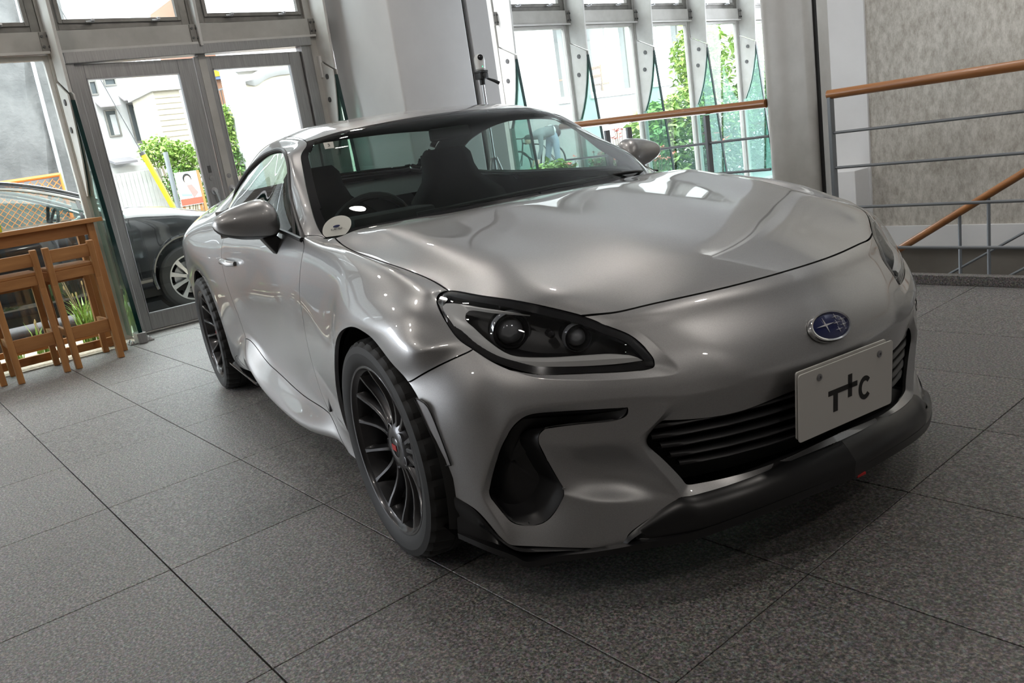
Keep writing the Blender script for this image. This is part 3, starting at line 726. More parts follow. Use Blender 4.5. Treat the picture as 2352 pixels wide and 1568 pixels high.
'BG1':(-2.42,0.2,1.157),'BG2':(-2.41,0.4,1.144),'BH0':(-2.8,0,1.045),'BH1':(-2.8,0.2,1.043),'BH2':(-2.77,0.42,1.033),'BG3':(-2.405,0.49,1.133),'BH3':(-2.75,0.52,1.022),
'TK0':(-3.08,0,1.028),'TK1':(-3.08,0.22,1.026),'TK2':(-3.05,0.45,1.015),'TL0':(-3.33,0,1.03),'TL1':(-3.32,0.22,1.026),'TL2':(-3.28,0.46,1.01),'S00':(-3.345,0,0.88),
'S01':(-3.335,0.24,0.88),'S02':(-3.3,0.5,0.88),'S10':(-3.39,0,0.74),'S11':(-3.38,0.25,0.74),'S12':(-3.34,0.54,0.74),'S20':(-3.43,0,0.55),'S21':(-3.42,0.26,0.55),
'S22':(-3.37,0.56,0.55),'S30':(-3.4,0,0.34),'S31':(-3.39,0.26,0.34),'S32':(-3.34,0.55,0.34),'ws00':(-0.385,0,0.882),'ws01':(-0.4,0.2,0.88),'ws02':(-0.455,0.42,0.875),
'ws03':(-0.53,0.6,0.868),'wt00':(-0.535,0,0.965),'wt01':(-0.5508,0.2115,0.9645),'wt02':(-0.6077,0.423,0.9628),'wt03':(-0.6955,0.6063,0.9601),'wt10':(-0.7,0,1.05),
'wt11':(-0.7157,0.1986,1.0498),'wt12':(-0.7722,0.3972,1.049),'wt13':(-0.8595,0.5693,1.0478),'wt20':(-0.845,0,1.125),'wt21':(-0.8596,0.1866,1.1248),'wt22':(-0.9123,0.3732,1.124),
'wt23':(-0.9935,0.5349,1.1228),'wt30':(-0.93,0,1.172),'wt31':(-0.9432,0.1782,1.1714),'wt32':(-0.9906,0.3564,1.169),'wt33':(-1.0638,0.5108,1.1655),}
CAR_F = {
'door':'''D0 J00 J01 D1|J00 J10 J11 J01|J10 J20 J21 J11|J20 J30 J31 J21|D1 J01 J02 D2|J01 J11 J12 J02|J11 J21 J22 J12|J21 J31 J32 J22|D2 J02 J03 D3|J02 J12 J13 J03|J12 J22 J23 J13|J22 J32 J33 J23|D3 J03 J04 D4|J03 J13 J14 J04|J13 J23 J24 J14|J23 J33 J34 J24|D4 J04 J05 D5|J04 J14 J15 J05|J14 J24 J25 J15|J24 J34 J35 J25|D5 J05 J06 D6|J05 J15 J16 J06|J15 J25 J26 J16|J25 J35 J36 J26''',
'front_bumper':'''a0 a1 b1 b0|a1 a2 b2 b1|a2 a3 b3 b2|b0 b1 c1 c0|b1 b2 c2 c1|b2 b3 c3 c2|c0 c1 d1 d0|c1 c2 d2 d1|c2 c3 d3 d2|d0 d1 e1 e0|d1 d2 e2 e1|d2 d3 e3 e2|e0 e1 m1 m0|e1 e2 m2 m1|e2 e3 m3 m2|m0 m1 k1 k0|m1 m2 k2 k1|m2 m3 k3 k2|k0 k1 g1 g0|k1 k2 g2 g1|k2 k3 g3 g2|a3 E0 h1 b3|b3 h1 h2 c3|c3 h2 h3 d3|d3 h3 h4 e3|e3 h4 h5 f4|e3 f4 m4 m3|f4 h5 h6 f6|f6 h6 h7 f7|f7 h7 h8 f8|f8 h8 h9|f4 f6 m6 m4|f6 f7 m7 m6|f7 f8 m8 m7|f8 h9 m9 m8|h9 h10 m10 m9|h10 h11 m11 m10|m3 m4 k4 k3|m4 m6 k6 k4|m6 m7 k7 k6|m7 m8 k8 k7|m8 m9 k9 k8|m9 m10 k10 k9|m10 m11 k11 k10|h11 s0 n12 m11|m11 n12 B12 k11|s0 q0 n13 n12|n12 n13 B13 B12|q0 A0 n14 n13|n13 n14 B14 B13|A0 AB2 n15 n14|n14 n15 B15 B14|AB2 AB4 n16 n15|n15 n16 B16 B15|AB4 AB5 n17 n16|n16 n17 B17 B16|n17 AB5 LP2 B17|B17 LP2 LP3 B18|B18 LP3 LP4|k3 k4 i3 u4|k4 k6 i6 i3|k6 k7 i7 i6|k7 k8 i8 i7|k8 k9 i9 i8|k9 k10 i10 i9|k10 k11 i11 i10|k11 B12 i12 i11|B12 B13 i13 i12|B13 B14 i14 i13|B14 B15 i15 i14|B15 B16 i16 i15|B16 B17 i17 i16|B17 B18 i18 i17|B18 LP4 i19 i18|k3 u4 g4 g3|u4 v5 g5 g4|v5 w6 g6 g5|w6 w7 g7 g6|w7 T7 T8 g8 g7|g8 T8 T9 g9|g9 T9 T10 g10|g10 T10 T11 g11|u4 i3 i31 r1c v5|i31 i30 r1b r1c|i30 i29 i28 r1b|i28 i27 r1b|i27 r1b pb i25 i26|r1b r1c pc pb|r1c v5 w6 pc|i25 pb r2b i23 i24|pb pc r2c r2b|pc w6 w7 T7 r2c|i19 i20 i21 LP5 LP4|i21 i22 ob LP5|i22 i23 r2b ob|r2b r2c oc ob|ob oc LP6 LP5|oc LP7 LP6|r2c LP8 LP7 oc|r2c T7 LP8''',
'front_fender':'''A0 q0 q1 A1|q0 s0 s1 q1|s0 h11 h12 s1|A1 q1 q2 A2|q1 s1 s2 q2|s1 h12 h13 s2|A2 q2 q3 A3|q2 s2 s3 q3|s2 h13 h14 s3|A3 q3 q4 A4|q3 s3 s4 q4|s3 h14 c4 s4|h14 E4 c4|A4 q4 q5 A5|q4 s4 s5 q5|s4 c4 c5 s5|c4 E4 E5 c5|A5 q5 q6 A6|q5 s5 s6 q6|s5 c5 c6 s6|c5 E5 E6 c6|A6 q6 q7 A7|q6 s6 s7 q7|s6 c6 c7 s7|c6 E6 E7 c7|c7 E7 E8 D0|E8 W0 D0|s7 c7 D0 D1|q7 s7 D1 D2|A7 q7 D2 D3|A8 A7 D3 D4|A9 A8 D4 D5|A10 A9 D5 D6|A11 A10 D6 K0''',
'hood':'''a0 a1 H11 H10|a1 a2 H12 H11|a2 a3 H13 H12|a3 E0 E1 H14 H13|H10 H11 H21 H20|H11 H12 H22 H21|H12 H13 H23 H22|H13 H14 H24 H23|H14 E1 E2 H24|H20 H21 H31 H30|H21 H22 H32 H31|H22 H23 H33 H32|H23 H24 H34 H33|H24 E2 E3 H34|H30 H31 H41 H40|H31 H32 H42 H41|H32 H33 H43 H42|H33 H34 H44 H43|H34 E3 E4 H44|H40 H41 H51 H50|H41 H42 H52 H51|H42 H43 H53 H52|H43 H44 H54 H53|H44 E4 E5 H54|H50 H51 H61 H60|H51 H52 H62 H61|H52 H53 H63 H62|H53 H54 H64 H63|H54 E5 E6 H64|H60 H61 H71 H70|H61 H62 H72 H71|H62 H63 H73 H72|H63 H64 H74 H73|H64 E6 E7 H74|H70 H71 H81 H80|H71 H72 H82 H81|H72 H73 H83 H82|H73 H74 H84 H83|H74 E7 E8 H84''',
'quarter_panel':'''J30 Q0 Q01 J31|J31 Q01 Q02 J32|J32 Q02 Q03 J33|J33 Q03 Q04 J34|J34 Q04 Q05 J35|J35 Q05 R1 R0 KQ J36|Q05 Q04 R2 R1|Q04 Q03 R3 R2|J36 KQ K5 KM5|Q0 T0 Y0 Q01|Q01 Y0 Z0 Q02|Q02 Z0 R4 Q03|Q03 R4 R3|T0 T1 Y1 Y0|Y0 Y1 Z1 Z0|Z0 Z1 R5 R4|T1 T2 Y2 Y1|Y1 Y2 Z2 Z1|Z1 Z2 R6 R5|T2 T3 Y3 Y2|Y2 Y3 Z3 Z2|Z2 Z3 V3 V2|Z2 V2 R7 R6|V2 V3 U3 U2|V2 U2 R8 R7|W0 D0 L1 O1 W1|W1 O1 O2 W2|O1 L1 L2 O2|W2 O2 O3 W3|O2 L2 L3 O3|W3 O3 O4 W4|O3 L3 L4 O4|W4 O4 O5 W5|O4 L4 L5 O5|W5 O5 RO1 RA1|O5 L5 L6 RO1|RA1 RO1 RO2 RA2|RO1 L6 L7 RO2|RA2 RO2 RO3 RA3|RO2 L7 L8 RO3|RA3 RO3 L9 GE1|RO3 L8 L9|GE1 L9 L10 L11|GE1 L11 T0 T1|GE1 T1 GE2|L11 Q0 T0''',
'rear_bumper':'''TL0 TL1 S01 S00|TL1 TL2 S02 S01|TL2 T3 Y3 S02|S00 S01 S11 S10|S01 S02 S12 S11|S02 Y3 Z3 S12|S10 S11 S21 S20|S11 S12 S22 S21|S12 Z3 V3 S22|S20 S21 S31 S30|S21 S22 S32 S31|S22 V3 U3 S32''',
'rear_window':'''RF20 RF21 BG1 BG0|RF21 RF22 BG2 BG1|RF22 RF23 BG3 BG2|RF23 RA3 GE1 BG3|BG0 BG1 BH1 BH0|BG1 BG2 BH2 BH1|BG2 BG3 BH3 BH2|BG3 GE1 GE2 BH3''',
'roof':'''RT0 RT1 RF01 RF00|RT1 RT2 RF02 RF01|RT2 RT3x RF03 RF02|RT3x W5 RA1 RF03|RF00 RF01 RF11 RF10|RF01 RF02 RF12 RF11|RF02 RF03 RF13 RF12|RF03 RA1 RA2 RF13|RF10 RF11 RF21 RF20|RF11 RF12 RF22 RF21|RF12 RF13 RF23 RF22|RF13 RA2 RA3 RF23''',
'side_skirt':'''D6 J06 KM2 KM1|J06 J16 KM3 KM2|J16 J26 KM4 KM3|J26 J36 KM5 KM4|KM1 KM2 K2 K1|KM2 KM3 K3 K2|KM3 KM4 K4 K3|KM4 KM5 K5 K4|K1 K2 KB2 KB1|K2 K3 KB3 KB2|K3 K4 KB4 KB3|K4 K5 KB5 KB4|D6 KM1 K1 K0|K0 K1 KB1 KB0|KQ R0 K5''',
'trunk_lid':'''BH0 BH1 TK1 TK0|BH1 BH2 TK2 TK1|BH2 BH3 GE2 T2 TK2|TK0 TK1 TL1 TL0|TK1 TK2 TL2 TL1|TK2 T2 T3 TL2|GE2 T1 T2''',
'windshield':'''ws00 ws01 wt01 wt00|ws01 ws02 wt02 wt01|ws02 ws03 wt03 wt02|ws03 W0 W1 wt03|wt00 wt01 wt11 wt10|wt01 wt02 wt12 wt11|wt02 wt03 wt13 wt12|wt03 W1 W2 wt13|wt10 wt11 wt21 wt20|wt11 wt12 wt22 wt21|wt12 wt13 wt23 wt22|wt13 W2 W3 wt23|wt20 wt21 wt31 wt30|wt21 wt22 wt32 wt31|wt22 wt23 wt33 wt32|wt23 W3 W4 wt33|wt30 wt31 RT1 RT0|wt31 wt32 RT2 RT1|wt32 wt33 RT3x RT2|wt33 W4 W5 RT3x''',
}
CAR_CREASE = {
0.25:'''a3 H13|H13 H23|H23 H33|H33 H43''',
0.3:'''a2 b2|b2 c2|c2 d2|d2 e2|e2 m2|m2 k2''',
0.35:'''D1 J01|J01 J11|J11 J21|J21 J31''',
0.45:'''k2 k3|k3 k4|k4 k6|k6 k7|k7 k8|k8 k9|k9 k10|k10 k11|k11 B12|B12 B13|B13 B14|B14 B15|B15 B16|B16 B17|B17 B18|B18 LP4|i27 r1b|r1b r1c|r1c v5|i23 r2b|r2b r2c|r2c T7''',
0.6:'''b3 c3|c3 d3|d3 e3|e3 f4|f4 f6|f6 f7|f7 f8|f8 h9|i3 u4|u4 v5|v5 w6|w6 w7|w7 T7''',
}
CAR_CHAIN = {
'hl_top':'h14 E4 E3 E2 E1 E0 h1 h2 h3 h4',
'hl_bot':'h14 h13 h12 h11 h10 h8 h7 h6 h5 h4',
'dlo_top':'D0 L1 L2 L3 L4 L5 L6 L7 L8 L9 L10 L11',
'dlo_bot':'D0 J00 J10 J20 J30 Q0 L11',
'inlet':'i3 i6 i7 i8 i9 i10 i11 i12 i13 i14 i15 i16 i17 i18 i19 i20 i21 i22 i23 i24 i25 i26 i27 i28 i29 i30 i31',
'grille':'g0 g1 g2 g3 g4 g5 g6 g7 g8 g9 g10 g11',
'lip':'AB5 LP2 LP3 LP4 LP5 LP6 LP7 LP8 T7 T8 T9 T10 T11',
}
CAR_D = {
'drl_out':((0.4718,-0.6104,0.6934),(0.3924,-0.6724,0.7152),(0.2746,-0.7333,0.7277),(0.3399,-0.7438,0.6843),(0.3893,-0.736,0.6432),(0.4257,-0.7194,0.6186),(0.4596,-0.6974,0.6014),(0.5032,-0.6623,0.5908),(0.5416,-0.6242,0.5854),(0.5903,-0.5614,0.5781),(0.6341,-0.4968,0.5734),(0.6565,-0.4484,0.5717),),
'drl_in':((0.4688,-0.6101,0.691),(0.4093,-0.6672,0.7048),(0.3468,-0.7061,0.712),(0.3567,-0.7197,0.6973),(0.3886,-0.7155,0.6779),(0.4272,-0.7033,0.6486),(0.4624,-0.6839,0.6216),(0.4866,-0.6652,0.6105),(0.5354,-0.6162,0.6022),(0.5838,-0.5537,0.5978),(0.6216,-0.4977,0.593),(0.6408,-0.4637,0.5839),),
'proj':((0.4285,-0.6418,0.6563),(0.5303,-0.5273,0.6264),(0.5063,-0.582,0.6452),),
'marker_o':((0.2937,-0.8525,0.527),(0.3231,-0.8445,0.5176),(0.3347,-0.8417,0.5061),(0.3579,-0.835,0.4415),(0.372,-0.8269,0.3672),),
'marker_i':((0.2887,-0.8544,0.5232),(0.3004,-0.8527,0.5053),(0.3115,-0.8507,0.4817),(0.3354,-0.8432,0.4218),(0.3523,-0.8354,0.3639),),
'vent_l':((-0.4725,-0.842,0.5902),(-0.4794,-0.842,0.515),(-0.5149,-0.842,0.4273),(-0.5739,-0.842,0.2954),),
'vent_r':((-0.4674,-0.842,0.5909),(-0.4481,-0.842,0.5271),(-0.4728,-0.842,0.4379),(-0.5626,-0.842,0.2979),),
'lip_b':((0.3648,-0.8386,0.177),(0.4459,-0.8043,0.16),(0.5035,-0.7604,0.1357),(0.5192,-0.7456,0.1235),(0.573,-0.6906,0.1376),(0.6236,-0.6285,0.1427),(0.7011,-0.5136,0.1522),(0.7468,-0.424,0.1559),(0.7935,-0.3063,0.1732),(0.8212,-0.1941,0.1844),(0.8371,-0.0465,0.1884),),
'lip_ledge':((0.3726,-0.8324,0.1869),(0.4293,-0.8027,0.185),(0.4779,-0.7683,0.1627),(0.5043,-0.7443,0.1486),(0.569,-0.6767,0.147),(0.6187,-0.6132,0.1466),),
'emblem':((0.789,0.0002,0.5558),(0.777,-0.0569,0.5662),(0.7914,0.0724,0.5405),(0.7677,0.024,0.5816),(0.8029,-0.0136,0.5261),),
'sticker':((-0.6348,-0.667,0.8848),(-0.6606,-0.709,0.8831),(-0.6113,-0.6222,0.8888),(-0.6673,-0.647,0.9106),(-0.6029,-0.6866,0.8595),),
'tag3':((-1.0899,-0.5128,1.1816),(-1.0678,-0.4804,1.1816),(-1.0426,-0.4894,1.1612),(-1.0617,-0.5201,1.16),),
'mir_t':((-0.955,-0.781,0.9786),(-0.955,-0.7917,1.0024),(-0.955,-0.8168,1.0175),(-0.955,-0.8621,1.0171),(-0.955,-0.9103,1.0081),(-0.955,-0.9541,0.9955),(-0.955,-0.9842,0.9823),(-0.955,-1.0019,0.9701),),
'mir_b':((-0.955,-0.797,0.8988),(-0.955,-0.808,0.8849),(-0.955,-0.8356,0.8756),(-0.955,-0.8771,0.8803),(-0.955,-0.9293,0.8901),(-0.955,-0.969,0.9039),(-0.955,-0.9959,0.9182),(-0.955,-1.0083,0.9359),),
'mir_s':((-0.925,-0.8597,0.8841),(-0.925,-0.8208,0.9037),(-0.925,-0.7827,0.8601),(-0.925,-0.8125,0.8115),),
'handle':((-1.699,-0.845,0.7725),(-1.5828,-0.845,0.7588),(-1.6362,-0.845,0.7191),),
'fin':((-2.1561,-0.875,0.2075),(-2.0126,-0.875,0.2494),(-1.5584,-0.875,0.279),),
}
# ------------------------------------------------------------------ the silver car
car = empty('sports_car', (0, 0, 0), -CAR_TURN)
tag(car, 'silver two-door sports coupe parked on the grey granite floor', 'car')

def build_shell():
    names = list(CAR_P)
    verts = []; idx = {}
    for n in names:
        x, d, z = CAR_P[n]
        idx[(n, 0)] = len(verts); verts.append((x, -d, z))
        if d > 0.0005:
            idx[(n, 1)] = len(verts); verts.append((x, d, z))
        else:
            idx[(n, 1)] = idx[(n, 0)]
    tags = sorted(CAR_F)
    faces = []; ftag = []
    for ti, t in enumerate(tags):
        for q in CAR_F[t].split('|'):
            q = q.split()
            faces.append([idx[(n, 0)] for n in q]); ftag.append(ti)
            faces.append([idx[(n, 1)] for n in reversed(q)]); ftag.append(ti)
    cre = {}
    for w, txt in CAR_CREASE.items():
        for e in txt.split('|'):
            a, b = e.split()
            for s in (0, 1):
                cre[tuple(sorted((idx[(a, s)], idx[(b, s)])))] = w
    used = sorted(set(i for f in faces for i in f))
    remap = {o: i for i, o in enumerate(used)}
    V = np.array([verts[i] for i in used])
    faces = [[remap[i] for i in f] for f in faces]
    me = bpy.data.meshes.new('shell_cage')
    me.from_pydata(V.tolist(), [], faces)
    for t in tags: me.materials.append(bpy.data.materials.new('tmp_' + t))
    # orient consistently
    bm = bmesh.new(); bm.from_mesh(me)
    bm.faces.ensure_lookup_table()
    for f, t in zip(bm.faces, ftag): f.material_index = t
    bmesh.ops.recalc_face_normals(bm, faces=bm.faces)
    hood_i = tags.index('hood')
    # every connected piece: outward test against the middle of the car
    seen = set()
    for f0 in bm.faces:
        if f0 in seen: continue
        comp = [f0]; seen.add(f0); st = [f0]
        while st:
            f = st.pop()
            for e in f.edges:
                for g in e.link_faces:
                    if g not in seen: seen.add(g); st.append(g); comp.append(g)
        s = sum((f.calc_center_median() - Vector((-1.2, 0, .5))).dot(f.normal) * f.calc_area() for f in comp)
        if s < 0: bmesh.ops.reverse_faces(bm, faces=comp)
    lay = bm.edges.layers.float.get('crease_edge') or bm.edges.layers.float.new('crease_edge')
    rc = {tuple(sorted((remap[a], remap[b]))): w for (a, b), w in cre.items() if a in remap and b in remap}
    for e in bm.edges:
        k = tuple(sorted((e.verts[0].index, e.verts[1].index)))
        if k in rc: e[lay] = rc[k]
    bm.to_mesh(me); bm.free()
    ob = bpy.data.objects.new('shell_cage', me); C.objects.link(ob)
    md = ob.modifiers.new('s', 'SUBSURF')
    md.levels = 4; md.render_levels = 4
    md.use_limit_surface = False
    md.boundary_smooth = 'PRESERVE_CORNERS'
    n = len(V); cage = V.copy()
    lim = np.full(n, 9.0)
    for f in faces:
        for i in range(len(f)):
            a, b = f[i], f[i - 1]
            L = np.linalg.norm(V[a] - V[b]); lim[a] = min(lim[a], L); lim[b] = min(lim[b], L)
    lim *= 0.7
    for it in range(8):
        me.vertices.foreach_set('co', cage.ravel()); me.update()
        dg = bpy.context.evaluated_depsgraph_get(); dg.update()
        ev = ob.evaluated_get(dg); em = ev.to_mesh()
        co = np.empty(len(em.vertices) * 3); em.vertices.foreach_get('co', co)
        ev.to_mesh_clear()
        err = V - co.reshape(-1, 3)[:n]
        cage += err * 0.8
        dd = cage - V; dl = np.linalg.norm(dd, axis=1)
        cage = V + dd * np.minimum(1, lim / np.maximum(dl, 1e-9))[:, None]
        cage[:, 1][np.abs(V[:, 1]) < 1e-6] = 0
    print('shell fit', np.abs(err).max(), np.abs(err).mean())
    me.vertices.foreach_set('co', cage.ravel()); me.update()
    md.levels = 4
    dg = bpy.context.evaluated_depsgraph_get(); dg.update()
    ev = ob.evaluated_get(dg); em = ev.to_mesh()
    co = np.empty(len(em.vertices) * 3); em.vertices.foreach_get('co', co); co = co.reshape(-1, 3)
    no = np.array([list(v.vector) for v in em.vertex_normals]) if hasattr(em, 'vertex_normals') else None
    mi = np.empty(len(em.polygons), int); em.polygons.foreach_get('material_index', mi)
    ps = [tuple(p.vertices) for p in em.polygons]
    ev.to_mesh_clear()
    bpy.data.objects.remove(ob)
    for t in tags: bpy.data.materials.remove(bpy.data.materials['tmp_' + t])
    return co, no, mi, np.array(ps), tags

CO, NO, MI, PS, TAGS = build_shell()

def panel(name, sel, mat, gap=0.0022, fold=0.012, liner=None):
    """One body panel out of the smooth shell: its rim is pulled back from its neighbours and folded inward."""
    q = PS[sel]
    used = np.unique(q)
    rm = -np.ones(len(CO), int); rm[used] = np.arange(len(used))
    f = rm[q]; v = CO[used].copy(); nrm = NO[used]
    from collections import Counter
    ec = Counter()
    for a in f:
        for i in range(4):
            ec[(min(a[i], a[(i + 1) % 4]), max(a[i], a[(i + 1) % 4]))] += 1
    bset = {e for e, c in ec.items() if c == 1}
    inward = np.zeros_like(v)
    be = []
    for a in f:
        cen = v[a].mean(0)
        for i in range(4):
            p, r = a[i], a[(i + 1) % 4]
            if (min(p, r), max(p, r)) in bset:
                be.append((p, r))
                t = v[r] - v[p]; t /= (np.linalg.norm(t) + 1e-9)
                w = cen - (v[p] + v[r]) / 2; w = w - t * w.dot(t); w /= (np.linalg.norm(w) + 1e-9)
                inward[p] += w; inward[r] += w
    L = np.linalg.norm(inward, axis=1); bi = np.where(L > 0)[0]
    inward[bi] /= L[bi][:, None]
    onax = np.abs(v[:, 1]) < 1e-4
    v[bi] += inward[bi] * gap
    ring = {b: len(v) + k for k, b in enumerate(bi)}
    v2 = np.vstack([v, v[bi] - nrm[bi] * fold + inward[bi] * 0.0005])
    faces = [tuple(a) for a in f] + [(r, p, ring[p], ring[r]) for p, r in be]
    me = bpy.data.meshes.new(name)
    me.from_pydata(v2.tolist(), [], faces)
    me.materials.append(mat)
    me.polygons.foreach_set('use_smooth', [True] * len(me.polygons))
    me.update()
    ln = np.empty((len(me.loops), 3))
    li = np.empty(len(me.loops), int); me.loops.foreach_get('vertex_index', li)
    nf = len(f) * 4
    ln[:nf] = nrm[li[:nf]]
    for k, p in enumerate(me.polygons[len(f):]):
        ln[nf + 4 * k: nf + 4 * k + 4] = p.normal
    me.normals_split_custom_set(ln.tolist())
    return link(bpy.data.objects.new(name, me), car)

CEN_Y = CO[PS].mean(1)[:, 1]
def sel_of(t, side=None):
    s = MI == TAGS.index(t)
    if side is not None: s &= (CEN_Y * side > 0)
    return s
def mir(p, s):
    return (p[0], -p[1] if s > 0 else p[1], p[2])
def P_(n, s=-1):
    x, d, z = CAR_P[n]
    return np.array((x, d * s, z))

# --- body panels
for t, nm, gap in (('hood', 'hood', .0032), ('front_bumper', 'front_bumper', .0022), ('roof', 'roof_panel', .002), ('trunk_lid', 'trunk_lid', .0025), ('rear_bumper', 'rear_bumper', .002)):
    panel(nm, sel_of(t), M['paint'], gap)
for t, nm in (('front_fender', 'front_fender'), ('door', 'car_door'), ('quarter_panel', 'quarter_panel'), ('side_skirt', 'side_skirt')):
    for s in (-1, 1):
        panel(nm, sel_of(t, s), M['paint'], .0018)

# --- glass panels: clear pane with a black printed border
def split_border(t, w, name, frit):
    s = np.where(sel_of(t))[0]
    q = PS[s]
    from collections import Counter
    ec = Counter()
    for a in q:
        for i in range(4): ec[(min(a[i], a[(i + 1) % 4]), max(a[i], a[(i + 1) % 4]))] += 1
    bv = sorted({v for e, c in ec.items() if c == 1 for v in e})
    B = CO[bv]
    cen = CO[q].mean(1)
    dmin = np.full(len(cen), 9.0)
    for k in range(0, len(B), 2):
        dmin = np.minimum(dmin, np.linalg.norm(cen - B[k], axis=1))
    inner = np.zeros(len(PS), bool); inner[s[dmin > w]] = True
    outer = np.zeros(len(PS), bool); outer[s[dmin <= w]] = True
    g = panel(name, inner, M['car_glass'], 0.0, 0.0001)
    f = panel(frit, outer, M['black_gloss'], 0.0, 0.004)
    return g, f
split_border('windshield', .030, 'windshield', 'windshield_border')
split_border('rear_window', .035, 'rear_window', 'rear_window_border')

# --- dark linings so that the shell is not see-through from inside
def lining(name, t, off=.022, side=None):
    s = sel_of(t, side); q = PS[s]; used = np.unique(q)
    rm = -np.ones(len(CO), int); rm[used] = np.arange(len(used))
    v = CO[used] - NO[used] * off
    mesh_obj(name, v, rm[q], M['interior'], car, True)
lining('headliner', 'roof')
for s in (-1, 1):
    lining('door_lining', 'door', .05, s)
    lining('pillar_lining', 'quarter_panel', .02, s)
lining('boot_lining', 'trunk_lid', .03)
lining('bonnet_lining', 'hood', .03)

# --- side windows
for s in (-1, 1):
    T = catmull([P_(n, s) for n in CAR_CHAIN['dlo_top'].split()], 60)
    B = catmull([P_(n, s) for n in CAR_CHAIN['dlo_bot'].split()], 60)
    inset = np.array((0, -s * .008, 0))
    rows = []
    for v in np.linspace(0, 1, 9):
        w = np.linalg.norm(T - B, axis=1)[:, None]
        rows.append(T * (1 - v) + B * v + inset + np.array((0, s, 0)) * .05 * w * v * (1 - v) * 4 * .35)
    g = MB().grid(rows).build('side_window', M['car_glass'], car, True, recalc=False)
    loop = list(T) + list(B[::-1][1:-1])
    MB().tube([p + inset * .2 for p in loop], .009, 8, closed=True).build('window_seal', M['black_satin'], car, True)
    def onwin(u, v):
        i = int(u * 59); return T[i] * (1 - v) + B[i] * v + np.array((0, s * .001, 0))
    a, b = P_('L2', s) * .97 + P_('L3', s) * .03, P_('D0', s) * .55 + P_('J00', s) * .45
    MB().bar(a + inset * .5, b + inset * .5, .020, .010, (0, s, 0)).build('quarter_light_bar', M['black_satin'], car)
    # belt line moulding
    bl = catmull([P_(n, s) for n in ('D0', 'J00', 'J10', 'J20', 'J30', 'Q0')], 40)
    MB().tube([p + np.array((.0, s * .004, .004)) for p in bl], .009, 8).build('belt_moulding', M['black_satin'], car, True)
    # door handle
    h = MB(); hx = [-1.60, -1.68, -1.76, -1.82]
    h.tube([(-1.605, s * .846, .752), (-1.64, s * .868, .756), (-1.74, s * .874, .760), (-1.80, s * .862, .762)], [.010, .014, .014, .010], 10)
    h.build('door_handle', M['paint'], car, True)

# --- headlights
def lens_grid(s, off, bul=.020, shrink=0.0, nv=13):
    T = np.array(chain_even([P_(n, s) for n in CAR_CHAIN['hl_top'].split()], 6))
    B = np.array(chain_even([P_(n, s) for n in CAR_CHAIN['hl_bot'].split()], 6))
    du = np.gradient((T + B) / 2, axis=0)
    n = np.cross(du, B - T); n /= (np.linalg.norm(n, axis=1)[:, None] + 1e-9)
    n *= np.sign((n * np.array([1, .6 * s, .3])).sum(1))[:, None]
    n[0] = n[1]; n[-1] = n[-2]
    for _ in range(6): n[1:-1] = (n[:-2] + n[1:-1] + n[2:]) / 3
    n /= np.linalg.norm(n, axis=1)[:, None]
    w = np.minimum(1, np.linalg.norm(B - T, axis=1) / .10)[:, None]
    rows = [T * (1 - v) + B * v + n * (bul * 4 * v * (1 - v) * w + off) for v in np.linspace(shrink, 1 - shrink, nv)]
    if shrink:
        m = len(T); k = int(m * shrink); rows = [r[k:m - k] for r in rows]
    return rows, n
